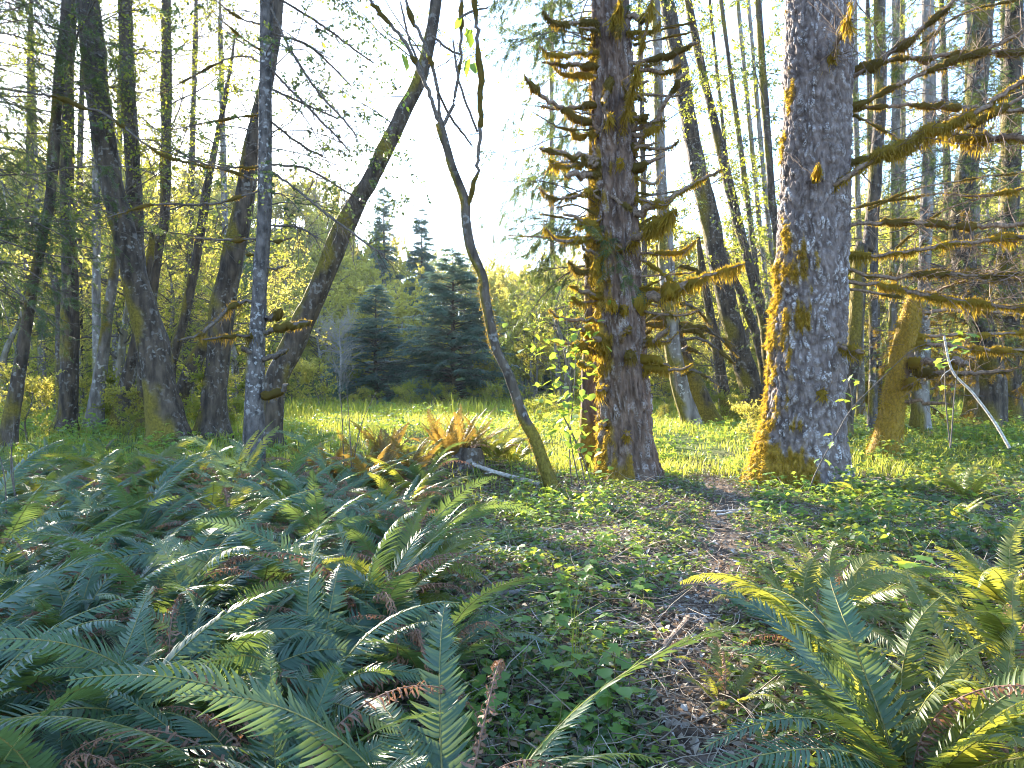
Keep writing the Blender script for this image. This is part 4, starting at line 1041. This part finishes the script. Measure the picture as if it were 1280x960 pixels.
for x, y, s, lab, fs, nf in [(1.50, 2.55, 1.2, 'large drooping green fern beside the bare dirt path', FR_MIX, 26), (2.12, 2.9, 1.1, 'bright green fern with arching fronds behind the large drooping fern', FR_SUNLIT, 18), (1.72, 3.9, .95, 'small yellow fern with fine fronds by the path bend', FR_SUNLIT, 14), (2.75, 3.7, 1.05, 'tall golden fern with upright fronds behind the bright green fern', FR_SUNLIT, 16), (2.2, 4.6, .85, 'low half-withered fern in front of the great spruce', FR_SUNLIT, 12),
                             (3.5, 4.7, 1.0, 'yellow fern spreading at the edge of the undergrowth', FR_SUNLIT, 14), (1.05, 3.35, .55, 'little yellow fern hanging over the dark stick', FR_SUNLIT, 8)]:
    FERNS.append((x, y)); fern(x, y, lab, None, fs, nf, s, 2)
for k, (px, d) in enumerate([(1130, 9.6), (1175, 10.2), (1210, 9.4), (1255, 10.8), (1190, 8.0), (1080, 9.2), (60, 12.5), (100, 12.0), (130, 13.5)]):
    fern(X(px, d), d, 'small fern standing in the low undergrowth by the dead branches' if px > 600 else 'grey-green fern mound under the alder stand', 'small ferns in the undergrowth' if px > 600 else 'ferns under the alders', FR_SUNLIT if px > 600 else FR_G, 9, U(.6, .8), 1)

# ------------------------------------------------------------------ ground cover
fx = np.array(FERNS)
path_pts = np.array([G(*q)[:2] for q in ((900, 955), (860, 880), (850, 800), (890, 740), (905, 690), (900, 650), (915, 625), (890, 600))])
def path_dist(x, y):
    d = np.full(x.shape, 9.0)
    for a, b in zip(path_pts[:-1], path_pts[1:]):
        ab = b - a
        t = np.clip(((x - a[0]) * ab[0] + (y - a[1]) * ab[1]) / (ab @ ab), 0, 1)
        d = np.minimum(d, np.hypot(x - a[0] - t * ab[0], y - a[1] - t * ab[1]))
    return d
def field(n, d0, d1, pw=1.0, spread=0.84):
    d = d0 + (d1 - d0) * U(0, 1, n) ** pw
    x = U(-spread, spread, n) * d
    return x, d
# leaf litter and twigs
x, y = field(42000, 2.0, 13, 1.1)
k = (x > -.16 * y - .2); x, y = x[k], y[k]
n = len(x)
pos = np.stack([x, y, height(x, y) + U(0, .03, n)], -1)
p1 = (*scatter(LF4_V * A(1, 1.05, 2.2), LF4_F, pos, rot_to(np.stack([rng.normal(0, 1, n), rng.normal(0, 1, n), rng.normal(0, .35, n)], -1), rng.normal(0, .6, n)), U(.025, .075, n)), 0)
litter = link('leaf_litter', make_mesh('leaf_litter', [p1], M['litter'], False))
tag(litter, 'brown fallen leaves covering the forest floor', 'leaf litter', None, 'stuff')
x, y = field(9500, 2.0, 12, 1.1); k = (x > -.14 * y - .2); x, y = x[k], y[k]; n = len(x)
a = U(0, 6.28, n)
Q = grow(np.stack([x, y, height(x, y) + U(.0, .10, n)], -1), np.stack([np.cos(a), np.sin(a), rng.normal(0, .18, n)], -1), U(.08, .5, n), 4, .2, -.02)
V, Fc = tubes(Q, np.linspace(1, .5, 4)[None] * U(.0015, .005, (n, 1)), 3)
tw = link('twig_litter', make_mesh('twig_litter', [(V, Fc, np.repeat(U(0, 1, n), 12), 0)], M['litter']))
tag(tw, 'thin dead twigs and straw strewn over the forest floor', 'twigs', None, 'stuff')
# creeping bramble and herb leaves
def cover(n, d0, d1, size, hmax, mat, name, label, cond, pw=1.0, tri=True, spread=.84):
    x, y = field(n, d0, d1, pw, spread)
    den = vnoise(np.stack([x * 1.1 + 31, y * 1.1, 0 * x], -1)) + .6 * vnoise(np.stack([x * 3 + 3, y * 3, 0 * x + 4], -1))
    k = cond(x, y, den); x, y, den = x[k], y[k], den[k]; n = len(x)
    hz = hmax * (.25 + .75 * U(0, 1, n)) * np.clip(.55 + .5 * den, .15, 1.2)
    pos = np.stack([x, y, height(x, y) + hz], -1)
    parts = []
    az = U(0, 6.28, n)
    for da in ((-1.15, 0, 1.15) if tri else (0,)):
        fw = np.stack([np.cos(az + da), np.sin(az + da), U(-.5, .25, n)], -1)
        parts.append((*scatter(LF4_V * A(1, 1.3, 1), LF4_F, pos + rng.normal(0, .004, (n, 3)), rot_to(fw, rng.normal(0, .45, n)), size * U(.6, 1.3, n)), 0))
    st = np.stack([pos + A(0, 0, 0) , pos], 1)
    low = pos.copy(); low[:, 2] -= hz + .02; low[:, :2] += rng.normal(0, .04, (n, 2))
    V, Fc = tubes(np.stack([low, pos], 1), np.full((n, 2), .0016), 3)
    parts.append((V, Fc, None, 0))
    o = link(name, make_mesh(name, parts, M[mat], True))
    tag(o, label, 'undergrowth', None, 'stuff')
    return o
pd = path_dist
cover(15000, 2.3, 12, .050, .13, 'seedling', 'clearing_herbs', 'pale green herb leaves scattered over the clearing floor', lambda x, y, den: (x > -.16 * y - .2) & (pd(x, y) > .08 + .32 * U(0, 1, x.shape)) & (den < .5 - .5 * U(0, 1, x.shape)), .9)
cover(13000, 13, 34, .10, .5, 'seedling', 'meadow_weeds', 'taller leafy weeds growing in patches of the meadow', lambda x, y, den: (vnoise(np.stack([x * .35, y * .35, 0 * x + 9], -1)) > .1), 1.1)
cover(23000, 2.1, 12, .052, .17, 'bramble', 'bramble_cover', 'low dark green bramble creeping over the clearing floor', lambda x, y, den: (x > -.18 * y - .3) & (pd(x, y) > .04 + .3 * U(0, 1, x.shape)) & (den > -.8 + .5 * U(0, 1, x.shape)), .9)
cover(12000, 7.5, 20, .075, .34, 'seedling', 'herb_cover', 'bright herb leaves carpeting the ground round the spruces', lambda x, y, den: (pd(x, y) > .35) & (den > -.3) & ((x > .0) | (y > 12) | (x < -.2 * y)) & ~((np.abs(x - .24 * y) < .09 * y) & (y < 11)), 1.0)
cover(15000, 6, 18, .08, .5, 'bramble', 'thicket_cover', 'knee-high leafy thicket spreading beside the great spruce', lambda x, y, den: (x > .50 * y - .3) & (den > -.5), .9)
# meadow grass
def grass(n, d0, d1, h, w, name, label, cond=None, pw=1.0, mat='grass', spread=.86):
    x, y = field(n, d0, d1, pw, spread)
    den = vnoise(np.stack([x * .5, y * .5, 0 * x], -1)) + .5 * vnoise(np.stack([x * 1.7, y * 1.7, 0 * x + 4], -1))
    k = den > -.75
    if cond is not None: k &= cond(x, y, den)
    x, y, den = x[k], y[k], den[k]; n = len(x)
    az = U(0, 6.28, n); c, s = np.cos(az), np.sin(az); z = 0 * c
    R = np.stack([np.stack([c, -s, z], -1), np.stack([s, c, z], -1), np.stack([z, z, z + 1], -1)], 1)
    hh = h * U(.5, 1.3, n) * np.clip(.8 + .4 * den, .4, 1.4)
    sc3 = np.stack([hh * U(.3, 1.5, n), w * U(.5, 1.5, n) * (.5 + y / d1), hh], -1)
    o = link(name, make_mesh(name, [(*scatter(BL_V, BL_F, np.stack([x, y, height(x, y) - .01], -1), R, sc3), 0)], M[mat], True))
    return tag(o, label, 'grass', None, 'stuff')
grass(50000, 11.5, 30, .30, .014, 'meadow_grass', 'sunlit yellow-green grass of the meadow', lambda x, y, d: (pd(x, y) > .4), 1.3)
grass(38000, 26, 52, .62, .035, 'tall_grass', 'pale tall grass along the far side of the meadow', None, .9, spread=.95)
grass(5200, 7, 12, .22, .007, 'clearing_grass', 'fresh grass tufts round the slender bent tree', lambda x, y, d: (d > .1) & (x > -.22 * y) & (x < .3 * y) & (pd(x, y) > .3))

# ------------------------------------------------------------------ small plants one can count
def plant_mesh(nl, h):
    """seedling parts at the origin: stem mesh and leaf placements"""
    P0 = grow(np.zeros((1, 3)), A(U(-.2, .2), U(-.2, .2), 1)[None], np.array([h]), 6, .12)[0]
    V, Fc = tubes(P0, np.linspace(.003, .0015, 6), 4)
    return make_mesh('stem', [(V, Fc, None, 0)], M['rachis']), [(P0[rng.integers(3, 6)], U(0, 6.28)) for _ in range(nl)]
PL = [plant_mesh(int(U(4, 8)), U(.12, .28)) for _ in range(5)]
def seedling(x, y, s, lab, grp, leafm, ls):
    t = thing('seedling', lab, 'plant', (x, y, hgt(x, y)), grp)
    st, lv = PL[rng.integers(5)]
    link('stem', st, t, None, None, s)
    for p, a in lv:
        link('leaf', leafm, t, tuple(p * s + A(math.cos(a), math.sin(a), 0) * .012), (U(-.3, .3), U(-.15, .5), a), ls * s * U(.7, 1.2))
def seed_zone(px, py):
    if px > 870: return 'growing before the great spruce' if py < 680 else 'growing round the ferns by the path'
    if py < 680: return 'growing round the foot of the slender bent tree'
    if px < 650: return 'growing along the rim of the fern bank'
    return 'growing beside the bleached curved stick' if py < 770 else 'growing by the tall grass tuft and path'
cnt = 0; sl = []
while cnt < 130:
    px, py = (U(565, 860), U(625, 945)) if cnt < 100 else (U(900, 1270), U(610, 760))
    q = G(px, py)
    if path_dist(np.array([q[0]]), np.array([q[1]]))[0] < .3 or any(math.hypot(q[0] - a, q[1] - b) < .12 for a, b in sl): 
        continue
    sl.append((q[0], q[1])); cnt += 1
    seedling(q[0], q[1], U(.8, 1.3), ('lobed-leaf maple seedling ' if cnt % 2 else 'oval-leaved green seedling ') + seed_zone(px, py), 'seedlings in the clearing' if px < 870 else 'seedlings by the great spruce', MAPLE if cnt % 2 else LEAFM, .085)
q = G(590, 800); seedling(q[0], q[1], 1.5, 'yellow-green maple seedling hanging beside the fern bank', None, MAPLE, .10)
q = G(1150, 740); seedling(q[0], q[1], 1.7, 'vivid lime seedling lit up behind the fern by the path', None, MAPLE, .11)
# tall grass tuft in the clearing
q = G(715, 850)
t = thing('grass_tuft', 'tall thin yellow grass tuft standing in the clearing', 'grass', (q[0], q[1], hgt(q[0], q[1])))
bm_ = make_mesh('blade', [(BL_V * A(.35, .007, 1), BL_F, None, 0)], M['grass'])
for i in range(16):
    link('blade', bm_, t, (U(-.05, .05), U(-.05, .05), 0), (U(-.12, .12), U(-.12, .12), U(0, 6.28)), U(.35, .72))
# leafy saplings
def sapling(label, stems, d, nleaf, size, mesh, spread, lo=.35):
    b = P(stems[0][0][0], stems[0][0][1], d); b[2] = hgt(b[0], b[1])
    t = thing('leafy_sapling', label, 'sapling', b)
    for rows in stems:
        pa = spline([P(px, py, d + U(-.15, .15)) for px, py in rows], 20) - b
        V, Fc = tubes(pa, np.linspace(.011, .004, 20), 5)
        link('stem', make_mesh('stem', [(V, Fc, None, 0)], M['twig']), t)
        for i in range(nleaf):
            p = pa[int(U(lo, 1) * 19)] + rng.normal(0, spread, 3)
            link('leaf', mesh, t, tuple(p), (U(-.5, .5), U(-.2, .9), U(0, 6.28)), size * U(.6, 1.25))
sapling('bright leafy salmonberry sapling in front of the stub-covered spruce', [[(735, 625), (722, 560), (700, 510), (680, 440), (655, 395)], [(728, 625), (712, 540), (712, 470), (708, 400), (695, 372)], [(716, 620), (712, 560), (718, 480), (722, 420), (735, 385)], [(742, 625), (735, 590), (715, 540), (690, 495)]], 10.4, 55, .15, LEAFM, .2)
sapling('thin arching vine maple whip across the great spruce', [[(1006, 640), (1017, 597), (1049, 537), (1066, 509), (1098, 477), (1144, 435), (1185, 425)], [(1066, 509), (1062, 480), (1052, 470)]], 9.2, 9, .12, MAPLE, .07, .2)
sapling('slim sapling with bright round leaves among the dead branches', [[(1188, 560), (1182, 500), (1180, 440), (1172, 405)], [(1188, 560), (1196, 470), (1212, 410)]], 10.5, 12, .15, MAPLE, .10, .6)
sapling('spray of fresh leaves rooted against the great spruce foot', [[(985, 632), (980, 610), (972, 596)], [(985, 632), (1000, 612), (1010, 602)]], 9.6, 12, .10, MAPLE, .09, .3)
# dead upright stems
for rows, d, lab in [([[(8, 655), (6, 600), (-4, 555)], [(20, 655), (17, 600), (12, 540)], [(28, 650), (14, 590), (18, 520)]], 6.0, 'bare dead twigs standing at the edge of the fern bank'), ([[(440, 585), (436, 520), (432, 465)], [(440, 585), (452, 530), (470, 490)], [(430, 585), (426, 500), (414, 440)]], 9.0, 'bare dead stalks standing before the bronze ferns')]:
    b = P(*rows[0][0], d); b[2] = hgt(b[0], b[1])
    t = thing('dead_stalk', lab, 'stalk', b)
    for r in rows:
        pa = spline([P(px, py, d + U(-.1, .1)) for px, py in r], 14) - b
        pa[0, 2] = -.05
        V, Fc = tubes(pa, np.linspace(.008, .003, 14), 5)
        link('stem', make_mesh('stem', [(V, Fc, None, 0)], M['twig']), t)

# ------------------------------------------------------------------ fallen wood
def fallen(label, rows, w, mat, lift=0.5, side=6, name='fallen_branch'):
    pts = [G(px, py) for px, py in rows]
    R = w * .5 * np.mean([p[1] for p in pts]) / F
    pts = [p + A(0, 0, R * lift + .015) for p in pts]
    b = pts[0].copy(); pa = spline(pts, 24) - b
    pa[1:-1] += rng.normal(0, R * .25, (22, 3))
    V, Fc = tubes(pa, R * np.linspace(1, .6, 24) * U(.85, 1.15, 24), 8)
    parts = [(V, Fc, None, 0)]
    t = thing(name, label, 'branch', b)
    link('bole', make_mesh('bole', parts, M[mat], True, {'moss': np.clip(vnoise(V * 9 + 3), 0, 1) * .6}), t)
    for i in range(3):
        k = rng.integers(6, 22)
        Q = grow(pa[k][None], (rng.normal(0, 1, 3) * A(1, 1, .3) + A(0, 0, .3))[None], np.array([U(.08, .3)]), 6, .15)[0]
        V, Fc = tubes(Q, np.linspace(R * .35, R * .12, 6), 5)
        link('twig', make_mesh('twig', [(V, Fc, None, 0)], M[mat], True, {'moss': np.zeros(len(V))}), t)
fallen('mossy pale fallen branch lying among brambles beside the fern bank', [(562, 757), (600, 752), (640, 745), (692, 739)], 10, 'bark_pale')
fallen('bleached curved stick lying across the clearing', [(735, 742), (790, 735), (840, 722), (893, 730)], 4.5, 'deadwood', 1.5)
fallen('dark brown broken stick under the little yellow fern', [(862, 782), (848, 800), (832, 818), (812, 850)], 10, 'brownwood', 1.5)
fallen('thin pale stick pointing out from the fern bank', [(578, 678), (586, 700), (592, 722)], 4, 'deadwood', 1.5)
fallen('short dark stick at the near end of the path', [(778, 925), (786, 945), (796, 975)], 9, 'brownwood')
fallen('thin grey stick between the herbs of the clearing', [(628, 678), (642, 692), (658, 708)], 3, 'deadwood', 2)
fallen('fallen grey branch lying below the great spruce', [(1100, 690), (1160, 696), (1230, 690)], 4, 'deadwood', 2)
for i in range(22):
    px, py = (U(600, 960), U(640, 950)); a = U(-.6, .6); l = U(25, 70)
    fallen('thin dry stick lying in the clearing', [(px, py), (px + l * .5, py + l * .25 * a + U(-4, 4)), (px + l, py + l * .5 * a)], U(1.8, 3.2), 'deadwood' if i % 2 else 'brownwood', 2, name='dry_stick')
    bpy.data.objects[[o.name for o in col.objects if o.name.startswith('dry_stick') and o.parent is None][-1]]['group'] = 'dry sticks in the clearing'
# white branch leaning out of the stump, the stump, and the leaning white pole at the right
def leaning(label, rows, d0, d1, w, mat):
    q = [P(px, py, d0 + (d1 - d0) * i / (len(rows) - 1)) for i, (px, py) in enumerate(rows)]
    b = q[-1].copy(); pa = spline(q, 22) - b
    R = w * .5 * d0 / F
    V, Fc = tubes(pa, R * np.linspace(.7, 1, 22), 7)
    t = thing('leaning_branch', label, 'branch', b)
    link('bole', make_mesh('bole', [(V, Fc, None, 0)], M[mat]), t)
    for i in range(3):
        k = rng.integers(4, 18)
        Q = grow(pa[k][None], rng.normal(0, 1, (1, 3)), np.array([U(.1, .35)]), 6, .12)[0]
        V, Fc = tubes(Q, np.linspace(R * .4, R * .15, 6), 5)
        link('twig', make_mesh('twig', [(V, Fc, None, 0)], M[mat]), t)
leaning('white bare branch sloping down from the rotten stump', [(566, 570), (590, 580), (625, 592), (680, 606)], 11.0, 10.3, 6, 'deadwood')
leaning('white bare pole leaning among the dead mossy branches', [(1180, 420), (1190, 463), (1215, 490), (1242, 526), (1262, 560)], 11.5, 10.6, 3.6, 'deadwood')
q = P(585, 590, 11.0); q[2] = hgt(q[0], q[1])
t = thing('tree_stump', 'dark rotten stump hidden among the bronze ferns', 'stump', q)
pa = np.array([(0, 0, -.3, .30), (0, 0, .0, .22), (.02, 0, .12, .19), (.03, 0, .26, .17)])
trunk_obj(t, spline(np.c_[pa[:, :3] + q, pa[:, 3]], 24), M['bark_dark'], 22, .25, 6, .3, .2, .3, name='bole')
top = np.array([(math.cos(a) * .16 * U(.7, 1), math.sin(a) * .16 * U(.7, 1), .24 + U(-.08, .12)) for a in np.linspace(0, 6.28, 15)[:-1]] + [(0, 0, .18)])
link('broken_top', make_mesh('broken_top', [(top, np.array([(i, (i + 1) % 14, 14) for i in range(14)]), None, 0)], M['brownwood']), t)

# ------------------------------------------------------------------ thin sunlit air
m, nt, out, N = new_mat('valley haze')
pv = N('VolumePrincipled'); pv.inputs['Color'].default_value = (0.86, 0.93, 1.0, 1); pv.inputs['Density'].default_value = 0.00022; pv.inputs['Anisotropy'].default_value = 0.1
nt.links.new(pv.outputs[0], out.inputs['Volume'])
hx = np.array([(x, y, z) for x in (-1000, 1000) for y in (-1000, 1000) for z in (-4, 78)], float)
hz = link('haze', make_mesh('haze', [(hx, np.array([(0, 1, 3, 2), (4, 6, 7, 5), (0, 4, 5, 1), (2, 3, 7, 6), (0, 2, 6, 4), (1, 5, 7, 3)]), None, 0)], m, False))
tag(hz, 'thin sunlit haze filling the wood and meadow', 'haze', None, 'stuff')
